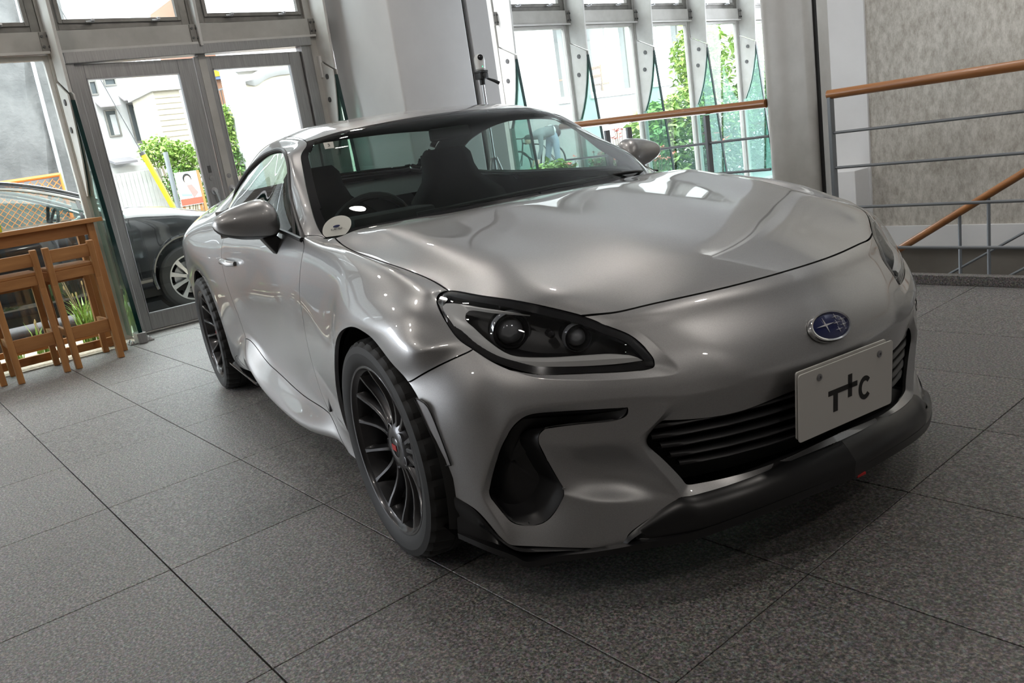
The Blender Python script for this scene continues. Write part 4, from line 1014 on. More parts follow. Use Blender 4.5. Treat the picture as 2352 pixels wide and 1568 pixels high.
for s in (-1, 1):
    rows, n = lens_grid(s, -.001)
    hl = MB().grid(rows).build('headlight', M['lamp_glass'], car, True, recalc=False)
    # black surround following the rim
    loop = [r for r in rows[0]] + [r for r in rows[-1][::-1][1:-1]]
    inn = []
    R = np.array(rows); cen = R[6, 20:45].mean(0)
    for i in range(len(loop)):
        p = np.array(loop[i]); a = np.array(loop[i - 1]); b = np.array(loop[(i + 1) % len(loop)])
        t = b - a; t /= np.linalg.norm(t) + 1e-9
        k = i if i < len(rows[0]) else 2 * len(rows[0]) - 2 - i
        nn = n[min(max(k, 0), len(n) - 1)]
        w = np.cross(t, nn); w /= np.linalg.norm(w) + 1e-9
        if w.dot(cen - p) < 0: w = -w
        inn.append(p + w * .019 + nn * .0022)
    bez = MB(); m = len(loop)
    nn_ = [n[min(max(i if i < len(rows[0]) else 2 * len(rows[0]) - 2 - i, 0), len(n) - 1)] for i in range(m)]
    bez.v = [Vector(p + q * .0015) for p, q in zip(loop, nn_)] + [Vector(p) for p in inn] + [Vector(p - q * .02) for p, q in zip(inn, nn_)]
    for i in range(m):
        j = (i + 1) % m
        bez.f.append((i, j, j + m, i + m)); bez.f.append((i + m, j + m, j + 2 * m, i + 2 * m))
    bez.build('headlight_bezel', M['black_gloss'], hl, True)
    # black bowl
    bowl, _ = lens_grid(s, -.006, .020, 0.03, 11)
    bw = np.array(bowl); dv = np.array((-.085, -s * .012, .004))
    q = np.linspace(0, 1, bw.shape[0]); r = np.linspace(0, 1, bw.shape[1])
    prof = np.minimum(1, np.minimum(q, 1 - q) * 5)[:, None] * np.minimum(1, np.minimum(r, 1 - r) * 9)[None, :]
    bw = bw + prof[..., None] * dv
    MB().grid(list(bw)).build('headlight_housing', M['black_satin'], hl, True, recalc=False)
    # daylight strip, a C lying along the rim
    o = [mir(p, s) for p in CAR_D['drl_out']]; i_ = [mir(p, s) for p in CAR_D['drl_in']]
    oo = catmull(o, 60); ii = catmull(i_, 60)
    dr = MB().grid([oo, oo * .5 + ii * .5 + np.array((.003, s * .001, .002)), ii, ii + np.array((-.012, 0, 0))])
    dr.build('daylight_strip', M['lamp_strip'], hl, True, recalc=False)
    # projector lamps: housing ring, lens
    ax = Vector((1, s * .25, -.05))
    for (c, r, nm) in ((CAR_D['proj'][0], .038, 'projector_lamp'), (CAR_D['proj'][1], .027, 'projector_lamp')):
        c = Vector(mir(c, s))
        pr = MB().lathe([(-.05, r * 1.15), (-.008, r * 1.15), (.004, r * 1.02), (0, r * .95), (-.012, r * .90), (-.014, r * .80)], c, ax, 32)
        pl = pr.build(nm, M['black_gloss'], hl, True)
        MB().lathe([(-.012, r * 1.32), (-.004, r * 1.28), (.002, r * 1.2), (-.006, r * 1.16)], c, ax, 32).build('lamp_ring', M['lamp_crystal'], hl, True)
        MB().lathe([(-.014, r * .86), (-.004, r * .78), (.006, r * .55), (.011, r * .28), (.012, .0005)], c, ax, 32).build('lamp_lens', M['lamp_crystal'], hl, True)
    c = Vector(mir(CAR_D['proj'][2], s))
    MB().lathe([(-.02, .010), (0, .009), (.003, .005), (.004, .0004)], c, ax, 16).build('side_light', M['black_gloss'], hl, True)

# --- grille: dark panel added to block light, and slats that follow the nose
GZ = (.418, .392, .366, .340, .316)
def nose_arc(z, dmax, off, n=41):
    d = np.linspace(-dmax, dmax, n)
    g = np.interp(np.abs(d), [0, .1, .2, .3, .4, .5, .55], [0, .006, .022, .048, .088, .137, .166])
    x0 = np.interp(z, [.25, .30, .40, .45], [.808, .805, .811, .813])
    return np.stack([x0 - g + off, d, np.full(n, z)], 1)
bk = [nose_arc(z, .49, -.075) for z in np.linspace(.26, .46, 5)]
MB().grid(bk).build('grille_light_block', M['black_matte'], car, True)
for z in GZ:
    dm = np.interp(z, [.29, .41, .44], [.385, .470, .44])
    a = nose_arc(z, dm, -.030)
    sl = MB()
    m = len(a)
    ends = np.interp(np.linspace(-1, 1, m), [-1, -.9, .9, 1], [.4, 1, 1, .4])
    prof = [(.012, 0), (.008, .006), (-.004, .009), (-.03, .008), (-.03, -.004), (-.004, -.006), (.008, -.004)]
    base = len(sl.v)
    for k, p in enumerate(a):
        for (px, pz) in prof: sl.v.append(Vector((p[0] + px * ends[k], p[1], p[2] + pz)))
    q = len(prof)
    for k in range(m - 1):
        for j in range(q):
            j2 = (j + 1) % q
            sl.f.append((base + k * q + j, base + k * q + j2, base + (k + 1) * q + j2, base + (k + 1) * q + j))
    sl.build('grille_bar', M['black_satin'], car, True, angle=60)

# --- fog lamp recesses
for s in (-1, 1):
    lp = catmull([P_(n, s) for n in CAR_CHAIN['inlet'].split()], 110, closed=True)
    cen = np.mean(lp, 0) + np.array((0, s * .045, -.03))
    rings = [lp + np.array((.001, 0, 0)), lp + np.array((-.008, 0, 0)) + (cen - lp) * .05, lp + np.array((-.030, 0, 0)) + (cen - lp) * .10, lp + np.array((-.075, 0, 0)) + (cen - lp) * .22, lp * .25 + cen * .75 + np.array((-.095, 0, 0)), np.repeat((cen + np.array((-.095, 0, 0)))[None], len(lp), 0)]
    rb = MB(); m = len(lp)
    for r in rings: rb.v += [Vector(p) for p in r]
    for k in range(len(rings) - 1):
        for i in range(m):
            j = (i + 1) % m
            rb.f.append((k * m + i, k * m + j, (k + 1) * m + j, (k + 1) * m + i))
    rb.build('fog_lamp_recess', M['black_satin'], car, True, angle=40)

# --- black lower lip
for s in (-1, 1):
    top = [P_(n, s) for n in CAR_CHAIN['lip'].split()]
    top = catmull(top, 80)
    bp_ = [mir(p, s) for p in CAR_D['lip_b'][:-1]] + [(.842, 0, .187)]
    bot = catmull(bp_, 80)
    up = np.array((0, 0, 1))
    rows = [top + np.array((-.03, 0, .004)), top + np.array((.001, s * .001, 0))]
    t = np.linspace(0, 1, 80)
    bulge = np.interp(t, [0, .35, .6, 1], [.0, .0, .018, .022])[:, None]
    mid = top * .5 + bot * .5; dirx = np.stack([np.ones(80), s * np.interp(t, [0, .3, 1], [.7, .4, 0]), np.zeros(80)], 1)
    rows.append(top * .82 + bot * .18 + dirx * (bulge * .5 + .002))
    rows.append(mid + dirx * (bulge - np.interp(t, [0, .1, .4, .6, 1], [.010, .022, .022, .0, .0])[:, None]))
    led = bot + up * np.interp(t, [0, .1, .4, .6, 1], [.014, .016, .014, .02, .02])[:, None]
    rows.append(led - dirx * np.interp(t, [0, .1, .4, .6, 1], [.004, .022, .02, .002, .0])[:, None])
    rows.append(led)
    rows.append(bot)
    rows.append(bot - np.array((.14, s * .0, -.004)) * 1.0)
    MB().grid(rows).build('front_lip', M['lip_black'], car, True, recalc=True, angle=50)

# small red-and-silver badge on the lip, beside the middle
MB().box((.838, .025, .186), (.006, .030, .006)).build('lip_badge', M['cap_red'], car)

# --- side marker, fender vent, sill fin
for s in (-1, 1):
    o = catmull([mir(p, s) for p in CAR_D['marker_o']], 14); i_ = catmull([mir(p, s) for p in CAR_D['marker_i']], 14)
    ofs = np.array((.004, s * .003, 0))
    sm = MB().grid([o - ofs, o, i_, i_ - ofs]).build('side_marker', M['reflector'], car, True, recalc=True)
    MB().tube(list(o + ofs * .4) + list(i_[::-1] + ofs * .4), .0016, 6, closed=True).build('marker_rim', M['black_satin'], sm)
    a = catmull([mir(p, s) for p in CAR_D['vent_l']], 16); b = catmull([mir(p, s) for p in CAR_D['vent_r']], 16)
    MB().grid([a - np.array((0, s * .03, 0)), a, b, b - np.array((0, s * .03, 0))]).build('fender_vent', M['black_satin'], car, recalc=True)
    f = MB(); 
    f.prism([(-2.20, s * .800, .195), (-2.22, s * .868, .205), (-2.16, s * .880, .212), (-1.62, s * .872, .198), (-1.55, s * .80, .19)], (0, 0, .014))
    f.build('sill_fin', M['black_gloss'], car, False, bevel=.004)

# --- door mirrors
for s in (-1, 1):
    T = catmull([mir(p, s) for p in CAR_D['mir_t']], 22); B = catmull([mir(p, s) for p in CAR_D['mir_b']], 22)
    hmax = np.linalg.norm(T - B, axis=1).max()
    rings = []
    na = 36
    for a, b in zip(T, B):
        c = (a + b) / 2; h = np.linalg.norm(a - b) / 2
        ring = []
        for k in range(na):
            th = 2 * math.pi * k / na
            cx, cz = math.cos(th), math.sin(th)
            rx = (.085 if cx > 0 else .045) * min(1, (2 * h / hmax)) ** .7
            ring.append((c[0] + rx * math.copysign(abs(cx) ** .85, cx), c[1], c[2] + h * math.copysign(abs(cz) ** .9, cz)))
        rings.append(ring)
    tip = (T[-1] + B[-1]) / 2 + np.array((-.01, s * .004, 0))
    rings.append([tuple(tip)] * na)
    rings.insert(0, [tuple((T[0] + B[0]) / 2)] * na)
    R = np.array(rings)
    def part(name, ks, mat, grow):
        cen = R.mean((0, 1))
        mb = MB(); rows = []
        for ring in R:
            c = ring.mean(0)
            rows.append([tuple(c + (ring[k % na] - c) * (1 + grow)) for k in ks])
        return mb.grid(rows).build(name, mat, car, True, recalc=True, angle=60)
    lo = range(na + 1)
    part('mirror_housing', range(na + 1), M['black_satin'], -.012)
    part('mirror_cap', range(-5, 22), M['paint'], .0)
    st = [np.array(mir(p, s)) for p in CAR_D['mir_s']]
    mb = MB(); 
    ring0 = [st[0] + np.array((.01, 0, 0)), st[1] + np.array((.01, 0, 0)), st[2], st[3]]
    ring1 = [st[0] + np.array((-.055, 0, 0)), st[1] + np.array((-.055, 0, 0)), st[2] + np.array((-.075, s * .0, 0)), st[3] + np.array((-.060, 0, 0))]
    mb.v = [Vector(p) for p in ring0 + ring1]
    mb.f = [(0, 1, 2, 3), (7, 6, 5, 4), (0, 4, 5, 1), (1, 5, 6, 2), (2, 6, 7, 3), (3, 7, 4, 0)]
    mb.build('mirror_arm', M['black_satin'], car, True, bevel=.008, seg=3)
    yb = s * .79
    MB().box((-1.005, s * .895, .950), (.006, .17, .095)).build('mirror_glass', M['chrome'], car)

# --- plate with printed letters
pt = Vector((.8344, 0, .4892)); pb = Vector((.8233, 0, .3250))
px = Vector((0, 1, 0)); pv = (pb - pt); pn = px.cross(pv).normalized()
if pn.x < 0: pn = -pn
def pl(u, v, h=0.0):
    return pt + px * ((u - .5) * .33) + pv * v + pn * h
plate = MB()
def rounded(u0, u1, v0, v1, ru, rv, h):
    pts = []
    for cu, cv, a0 in ((u1 - ru, v0 + rv, -90), (u1 - ru, v1 - rv, 0), (u0 + ru, v1 - rv, 90), (u0 + ru, v0 + rv, 180)):
        for k in range(7):
            a = math.radians(a0 + k * 15)
            pts.append(pl(cu + ru * math.cos(a), cv + rv * math.sin(a), h))
    return pts
plate.prism(rounded(0, 1, 0, 1, .025, .05, .0), pn * .0035)
lp = plate.build('number_plate', M['plate_white'], car, bevel=.0008)
MB().prism(rounded(.004, .95, -.03, .97, .02, .04, -.008), pn * .004).build('plate_backing', M['plate_white'], lp, bevel=.0006)
lt = MB()
for (u0, u1, v0, v1) in ((.298, .605, .405, .482), (.350, .397, .482, .745), (.505, .548, .268, .612)):
    lt.prism([pl(u0, v0, .0036), pl(u1, v0, .0036), pl(u1, v1, .0036), pl(u0, v1, .0036)], pn * .0006)
arc_o, arc_i = [], []
for k in range(25):
    a = math.radians(42 + k * (276 / 24))
    arc_o.append((.690 + .070 * math.cos(a), .566 - .182 * math.sin(a)))
    arc_i.append((.690 + .036 * math.cos(a), .566 - .108 * math.sin(a)))
for k in range(24):
    lt.prism([pl(*arc_o[k], .0036), pl(*arc_o[k + 1], .0036), pl(*arc_i[k + 1], .0036), pl(*arc_i[k], .0036)], pn * .0006)
lt.build('plate_letters', M['print_black'], lp)
for u in (.205, .845):
    c = pl(u, .135, .0035)
    MB().lathe([(0, .0085), (.002, .0085), (.0035, .006), (.0035, .003), (.001, .0025), (.001, .0002)], c, pn, 16).build('plate_screw', M['steel_part'], lp, True)

# --- oval emblem on the nose
ec = Vector(CAR_D['emblem'][0]) + Vector((.001, 0, 0)); eu = Vector((0, 1, 0)); ew = Vector((.55, 0, -.835)).normalized(); en = eu.cross(ew)
if en.x < 0: en = -en
def ell(a, b, h, n=48): return [ec + eu * (a * math.cos(2 * math.pi * k / n)) + ew * (b * math.sin(2 * math.pi * k / n)) + en * h for k in range(n)]
rg = MB(); prs = [(.0645, .0385, -.004), (.0655, .0395, .004), (.0625, .0365, .010), (.0585, .0325, .009), (.0570, .031, .004)]
for a, b, h in prs: rg.v += ell(a, b, h)
for k in range(len(prs) - 1):
    for i in range(48): rg.f.append((k * 48 + i, k * 48 + (i + 1) % 48, (k + 1) * 48 + (i + 1) % 48, (k + 1) * 48 + i))
em = rg.build('emblem', M['chrome'], car, True)
fc = MB(); rr = [(.0570, .031, .0045), (.045, .0245, .0075), (.028, .015, .009), (.010, .006, .0095)]
for a, b, h in rr: fc.v += ell(a, b, h)
for k in range(len(rr) - 1):
    for i in range(48): fc.f.append((k * 48 + i, k * 48 + (i + 1) % 48, (k + 1) * 48 + (i + 1) % 48, (k + 1) * 48 + i))
fc.f.append(tuple(range(3 * 48, 4 * 48)))
fc.build('emblem_face', M['emblem_blue'], em, True)
stars = MB()
def star(u, v, a, b):
    h = .0094 - .5 * ((u / .06) ** 2 + (v / .034) ** 2) * .006
    pts = []
    for k in range(8):
        t = math.pi / 4 * k
        r = (a if k % 4 == 0 else b) if k % 2 == 0 else min(a, b) * .16
        pts.append(ec + eu * (u + r * math.cos(t)) + ew * (v + r * math.sin(t)) + en * (h + .0006))
    stars.prism(pts, en * .0014)
star(-.018, -.004, .032, .019)
for u, v in ((.0235, -.0165), (.0385, -.0065), (.0175, -.0015), (.036, .0065), (.0155, .0145)): star(u, v, .013, .0075)
stars.build('emblem_star', M['star'], em)

# --- round paper and inspection tag behind the windscreen
def disc_on(c, ua, va, r, h, n=40): return [c + ua * (r * math.cos(2 * math.pi * k / n)) + va * (r * math.sin(2 * math.pi * k / n)) + h for k in range(n)]
def text_mesh(txt, size, o, xa, ya, mat, name, parent, thick=.0004):
    cu = bpy.data.curves.new('txt', 'FONT'); cu.body = txt; cu.size = size; cu.align_x = 'CENTER'; cu.align_y = 'CENTER'; cu.extrude = thick
    to = bpy.data.objects.new('txt', cu); C.objects.link(to)
    dg = bpy.context.evaluated_depsgraph_get(); dg.update()
    me = bpy.data.meshes.new_from_object(to.evaluated_get(dg))
    bpy.data.objects.remove(to)
    xa = Vector(xa).normalized(); ya = Vector(ya).normalized(); za = xa.cross(ya)
    for v in me.vertices:
        v.co = Vector(o) + xa * v.co.x + ya * v.co.y + za * v.co.z
    me.materials.clear(); me.materials.append(mat); me.name = name
    ob = bpy.data.objects.new(name, me)
    return link(ob, parent)
from mathutils.bvhtree import BVHTree
_q = PS[sel_of('windshield')]
GLASS = BVHTree.FromPolygons([Vector(v) for v in CO], [tuple(f) for f in _q])
def on_glass(p, h):
    l, n, i, d = GLASS.find_nearest(Vector(p))
    if n.x < 0: n = -n
    return l + n * h
sc = Vector(CAR_D['sticker'][0]); su = (Vector(CAR_D['sticker'][2]) - Vector(CAR_D['sticker'][1])); sv = (Vector(CAR_D['sticker'][3]) - Vector(CAR_D['sticker'][4]))
sn = su.cross(sv).normalized()
if sn.z < 0: sn = -sn
su.normalize(); sv = (sv - su * sv.dot(su)).normalized()
if sn.dot(su.cross(sv)) < 0: sv = -sv
rg_ = [[on_glass(p, .0012) for p in disc_on(sc, su, sv, .052 * k, Vector((0, 0, 0)))] for k in (.01, .35, .7, 1)]
sb = MB()
for r_ in rg_: sb.v += r_
for k in range(3):
    for i in range(40): sb.f.append((k * 40 + i, k * 40 + (i + 1) % 40, (k + 1) * 40 + (i + 1) % 40, (k + 1) * 40 + i))
stk = sb.build('display_disc', M['sticker'], car, True)
sc = on_glass(sc, -.0012)
stk['label'] = 'round cream paper disc with a blue oval mark'
eb = MB(); eb.prism([sc + sn * .0041 + su * (.012 * math.cos(a)) + sv * (.004 + .0058 * math.sin(a)) for a in [2 * math.pi * k / 24 for k in range(24)]], sn * .0004)
eb.build('disc_mark', M['emblem_blue'], stk)
text_mesh('SUBARU', .0105, sc + sn * .0043 - sv * .011, su, sv, M['print_black'], 'disc_lettering', stk)
tq = [on_glass(p, 0) for p in CAR_D['tag3']]
tn = (tq[1] - tq[0]).cross(tq[3] - tq[0]).normalized()
if tn.x < 0: tn = -tn
tg = MB().prism([p + tn * .002 for p in tq], tn * .0006).build('inspection_tag', M['sticker'], car)
text_mesh('3', .022, (tq[0] + tq[1] + tq[2] + tq[3]) / 4 + tn * .0032, tq[1] - tq[0], tq[0] - tq[3], M['print_black'], 'tag_number', tg)

# --- wipers
for pts in ([(-.560, -.30, .886), (-.50, .02, .895), (-.475, .10, .897), (-.60, .52, .876)], [(-.545, .15, .893), (-.50, .42, .895), (-.50, .50, .893), (-.625, .66, .878)]):
    w = MB(); w.tube([(p[0], p[1], p[2] + .008) for p in catmull(pts, 16)], .0055, 8)
    w.bar((pts[0][0] - .01, pts[0][1] - .10, pts[0][2] + .004), (pts[1][0] - .02, pts[1][1] + .05, pts[1][2] + .005), .008, .014)
    w.build('wiper', M['black_satin'], car, True)
MB().grid([[(-.38 - .25 * (d / .72) ** 2, d, .866), (-.62 - .06 * abs(d), d, .862)] for d in np.linspace(-.72, .72, 17)]).build('cowl', M['black_satin'], car)

# --- underside, arches, cabin
ub = MB(); po = [(.66, -.40), (.45, -.60), (.40, -.62), (-.42, -.62), (-.42, -.80), (-2.12, -.80), (-2.12, -.60), (-3.02, -.60), (-3.05, -.75), (-3.3, -.60)]
poly = [(x, y, .155) for x, y in po] + [(x, -y, .155) for x, y in reversed(po)]
ub.prism(poly, (0, 0, .05)); ub.build('underbody', M['black_matte'], car)
for cx, dd in ((0, .85), (-2.575, .845)):
    for s in (-1, 1):
        a = np.radians(np.linspace(-20, 200, 30))
        rows = [[(cx + r * math.cos(t), s * d, .315 + r * math.sin(t)) for t in a] for d, r in ((dd - .004, .356), (dd - .03, .372), (.56, .372))]
        rows.append([(cx, s * .56, .315)] * 30)
        MB().grid(rows).build('wheel_arch_liner', M['black_matte'], car, True, recalc=False)
cb = MB()
cb.grid([[(x, y, z) for y in (-.70, -.35, 0, .35, .70)] for x, z in ((-.60, .845), (-.78, .862), (-.93, .852), (-1.02, .80), (-1.05, .62), (-1.0, .25))])
cb.build('dashboard', M['interior'], car, True)
MB().box((-.93, -.37, .872), (.18, .34, .05)).build('instrument_hood', M['interior'], car, True, bevel=.015)
MB().bb((-1.0, -.13, .2), (-2.0, .13, .50)).build('centre_console', M['interior'], car, bevel=.02)
MB().bb((-2.05, -.66, .2), (-2.12, .66, .78)).build('rear_bulkhead', M['interior'], car)
MB().grid([[(-2.10, -.66, .90), (-2.10, .66, .90)], [(-2.80, -.66, .985), (-2.80, .66, .985)]]).build('parcel_shelf', M['interior'], car)
sw = MB(); axs = Vector((-.93, 0, .36)).normalized(); so = Vector((-1.14, -.37, .79))
_, s1, s2 = basis(axs)
sw.tube([so + s1 * (.182 * math.cos(t)) + s2 * (.182 * math.sin(t)) for t in np.linspace(0, 2 * math.pi, 33)[:-1]], .015, 10, closed=True)
for t in (0, math.pi, -math.pi / 2): sw.bar(so, so + s1 * (.18 * math.cos(t)) + s2 * (.18 * math.sin(t)), .035, .02, axs)
sw.lathe([(-.03, .055), (.03, .05), (.035, .001)], so, axs, 20)
sw.build('steering_wheel', M['interior'], car, True)
for s in (-1, 1):
    y = s * .36
    st = MB().box((-1.42, y, .42), (.50, .46, .16)).build('car_seat', M['seat'], car, True, bevel=.05, seg=3)
    def sec(x, z, w, t): return [(x + t / 2, y - w, z), (x + t / 2 + .02, y - w * .6, z), (x + t / 2, y, z), (x + t / 2 + .02, y + w * .6, z), (x + t / 2, y + w, z), (x - t / 2, y + w, z), (x - t / 2, y, z), (x - t / 2, y - w, z)]
    bk = MB(); secs = [sec(-1.63, .45, .24, .14), sec(-1.70, .65, .26, .15), sec(-1.78, .86, .24, .13), sec(-1.825, .95, .15, .10), sec(-1.84, 1.01, .13, .09), sec(-1.85, 1.07, .125, .09), sec(-1.853, 1.105, .10, .06)]
    for q in secs: bk.v += [Vector(p) for p in q]
    for k in range(len(secs) - 1):
        for i in range(8): bk.f.append((k * 8 + i, k * 8 + (i + 1) % 8, (k + 1) * 8 + (i + 1) % 8, (k + 1) * 8 + i))
    bk.f.append(tuple(range(48, 56)))
    bk.build('seat_back', M['seat'], st, True, angle=70)
MB().box((-1.03, 0, 1.155), (.03, .18, .05)).build('inner_mirror', M['interior'], car, bevel=.01)

# --- wheels
def tyre_mesh():
    prof = [(.098, .238), (.104, .246), (.110, .262), (.1115, .280), (.107, .298), (.096, .309), (.080, .3135), (.042, .3148), (.040, .309), (.034, .309), (.032, .315), (.004, .315), (.003, .309), (-.003, .309), (-.004, .315), (-.032, .315), (-.034, .309), (-.040, .309), (-.042, .3148), (-.080, .3135), (-.1, .305), (-.11, .27), (-.098, .238)]
    n = 144; mb = MB()
    for h, r in prof:
        for k in range(n):
            a = 2 * math.pi * k / n
            rr = r
            if .07 < abs(h) < .1 and r > .3 and k % 4 == 0: rr = r - .007
            mb.v.append(Vector((rr * math.cos(a), -h, rr * math.sin(a))))
    for i in range(len(prof) - 1):
        for k in range(n):
            k2 = (k + 1) % n
            mb.f.append((i * n + k, i * n + k2, (i + 1) * n + k2, (i + 1) * n + k))
    return mb
def rim_mesh():
    return MB().lathe([(.099, .2395), (.102, .243), (.1035, .241), (.102, .236), (.094, .2325), (.088, .226), (.078, .2235), (.02, .212), (-.06, .205), (-.10, .238)], (0, 0, 0), (0, -1, 0), 72)
def spoke_mesh(hub_off, rim_off):
    mb = MB(); st = []
    for t in np.linspace(0, 1, 8):
        r = .052 + t * .175
        a = hub_off + (rim_off - hub_off) * t ** .55
        h = .064 + .030 * t ** 1.6 - .012 * math.sin(math.pi * t) + (.0 if t < .9 else -.004)
        w = .0085 - .0025 * t + (.004 if t > .9 else 0)
        st.append((r, a, h, w))
    for r, a, h, w in st:
        c = Vector((r * math.sin(a), 0, r * math.cos(a))); tt = Vector((math.cos(a), 0, -math.sin(a)))
        for (k, dh) in ((-1.5, -.030), (-1, -.004), (-.55, 0), (.55, 0), (1, -.004), (1.5, -.030)):
            mb.v.append(c + tt * (k * w) + Vector((0, -(h + dh), 0)))
    for i in range(len(st) - 1):
        for j in range(6):
            j2 = (j + 1) % 6
            mb.f.append((i * 6 + j, i * 6 + j2, (i + 1) * 6 + j2, (i + 1) * 6 + j))
    return mb
def make_wheel():
    w = rim_mesh().build('wheel', M['wheel_metal'], car, True, angle=30)
    tyre_mesh().build('tyre', M['rubber'], w, True, angle=18)
    protos = []
    for off in (-24, 0, 24):
        protos.append(spoke_mesh(math.radians(off * .72), math.radians(off)).build('spoke', M['wheel_metal'], w, True, angle=35))
    for g in range(5):
        for k, p in enumerate(protos):
            o = p if g == 0 else p.copy()
            if g: C.objects.link(o); o.parent = w
            o.rotation_euler = (0, math.radians(72 * g + 14), 0)
    MB().lathe([(.03, .03), (.068, .030), (.070, .036), (.066, .060), (.050, .078), (.03, .078)], (0, 0, 0), (0, -1, 0), 40).build('hub', M['wheel_metal'], w, True)
    cp = MB().lathe([(.060, .0305), (.067, .0295), (.070, .024), (.071, .001)], (0, 0, 0), (0, -1, 0), 32).build('centre_cap', M['black_gloss'], w, True)
    MB().box((.0, -.0718, .0), (.030, .0015, .017)).build('cap_mark', M['cap_red'], w)
    nut = None
    for g in range(5):
        a = math.radians(72 * g + 14 + 36)
        if nut is None:
            nut = MB().lathe([(.04, .016), (.0665, .016), (.067, .0145), (.050, .0135), (.050, .0095), (.062, .0090), (.064, .006), (.058, .0045), (.058, .0003)], (0, 0, 0), (0, -1, 0), 18).build('lug_nut', M['steel_part'], w, True)
            o = nut
        else:
            o = nut.copy(); C.objects.link(o); o.parent = w
        o.location = (.053 * math.sin(a), 0, .053 * math.cos(a))
    MB().lathe([(.0, .07), (.0, .155), (-.022, .155), (-.022, .07)], (0, 0, 0), (0, -1, 0), 48).build('brake_disc', M['steel_part'], w, True)
    MB().bb((.09, .015, -.10), (.165, -.06, .10)).build('brake_caliper', M['black_satin'], w, bevel=.01)
    return w
w0 = make_wheel()
def copy_tree(o, parent=None):
    c = o.copy(); C.objects.link(c)
    if parent is not None: c.parent = parent
    for ch in list(o.children): copy_tree(ch, c)
    return c
for i, (x, y) in enumerate(((0, -.76), (-2.575, -.775), (0, .76), (-2.575, .775))):
    w = w0 if i == 0 else copy_tree(w0, car)
    w.location = (x, y, .315)
    if y > 0: w.rotation_euler = (0, 0, math.pi)
    elif i == 1: w.rotation_euler = (0, .5, 0)
# ------------------------------------------------------------------ bar table and stools by the glass
def make_stool():
    r = empty('bar_stool', (0, 0, 0))
    W, D = .325, .36
    lw = .040
    for sx, top, nm in ((0, .862, 'leg'), (-D, .63, 'leg')):
        for sy in (-1, 1):
            y = sy * (W / 2 - lw / 2)
            mb = MB()
            if sx == 0:
                mb.bar((0.03, y, 0), (0, y, .60), lw, .05, (1, 0, 0)); mb.bar((0, y, .60), (.018, y, top), lw, .05, (1, 0, 0))
            else:
                mb.bar((sx - .01, y, 0), (sx + .01, y, top), lw, .045, (1, 0, 0))
            mb.build('leg', M['wood'], r, bevel=.003)
    MB().bb((-D - .03, -W / 2 + .02, .690), (.005, W / 2 - .02, .715)).build('seat', M['wood_h'], r, bevel=.005)
    MB().bb((-.012, -W / 2 + lw, .625), (.012, W / 2 - lw, .690)).build('apron', M['wood_h'], r, bevel=.002)
    MB().bb((-D - .012, -W / 2 + lw, .585), (-D + .012, W / 2 - lw, .632)).build('apron', M['wood_h'], r, bevel=.002)
    for sy in (-1, 1):
        y = sy * (W / 2 - lw / 2)
        MB().bb((-D, y - .012, .625), (0, y + .012, .690)).build('side_rail', M['wood'], r, bevel=.002)
        MB().bb((-D, y - .012, .235), (.02, y + .012, .285)).build('stretcher', M['wood'], r, bevel=.002)
    MB().bb((.000, -W / 2 + lw, .205), (.030, W / 2 - lw, .295)).build('stretcher', M['wood_h'], r, bevel=.003)
    MB().bb((-.005, -W / 2 + lw - .004, .752), (.022, W / 2 - lw + .004, .842)).build('backrest', M['wood_h'], r, bevel=.004)
    return r
s0 = make_stool()
spots = [((-4.575, -.642, 0), .02, 'pine bar stool at the table end nearest the steel door'), ((-4.565, -1.004, 0), -.02, 'pine bar stool in the middle of the row, left of the one by the door'), ((-4.66, -1.385, 0), .03, 'pine bar stool at the left picture edge, half cut off')]
for i, (loc, rz, lab) in enumerate(spots):
    o = s0 if i == 0 else copy_tree(s0)
    o.location = loc; o.rotation_euler = (0, 0, rz)
    tag(o, lab, 'stool', 'pine bar stools along the window table')
tb = empty('bar_table', (-5.0, -1.25, 0)); tag(tb, 'long narrow pine bar table in front of the left window', 'table')
for k in range(3):
    x0 = -.235 + k * .1610
    MB().bb((x0, -1.25, .975), (x0 + .159, .918, 1.005)).build('tabletop_plank', M['wood_h'], tb, bevel=.002)
MB().bb((.175, -1.15, .895), (.20, .83, .975)).build('apron', M['wood_h'], tb, bevel=.002)
MB().bb((-.20, -1.15, .895), (-.175, .83, .975)).build('apron', M['wood_h'], tb, bevel=.002)
for x in (-.19, .19):
    for y in (-1.15, .835):
        MB().bb((x - .028, y - .025, 0), (x + .028, y + .025, .975)).build('leg', M['wood'], tb, bevel=.003)
MB().bb((-.20, -1.15, .10), (-.17, .83, .145)).build('stretcher', M['wood_h'], tb, bevel=.002)
MB().bb((-.035, -1.15, .035), (-.005, .83, .095)).build('stretcher', M['wood_h'], tb, bevel=.002)
# things on the table
ct = MB(); ct.bb((-4.93, -1.02, 1.006), (-4.87, -.955, 1.085))
ct.prism([(-4.93, -1.02, 1.085), (-4.87, -1.02, 1.085), (-4.90, -1.02, 1.115)], (0, .065, 0))
cart = ct.build('drink_carton', principled('carton_green', (.16, .48, .02), .35), bevel=.003)
tag(cart, 'small green and yellow drink carton on the bar table', 'carton')
MB().bb((-4.869, -1.018, 1.008), (-4.8685, -.957, 1.040)).build('carton_label', principled('carton_yellow', (.62, .60, .03), .4), cart)
for k, (x, y, rz, lab) in enumerate(((-4.93, -.80, .1, 'white leaflet lying flat on the bar table, nearest the carton'), (-5.02, -.63, -.2, 'white leaflet lying flat on the bar table, nearest the door end'))):
    pp = MB().box((0, 0, .0012), (.21, .148, .0016)).build('leaflet', M['white_plastic'])
    pp.location = (x, y, 1.0052); pp.rotation_euler = (0, 0, rz); tag(pp, lab, 'leaflet', 'leaflets on the bar table')

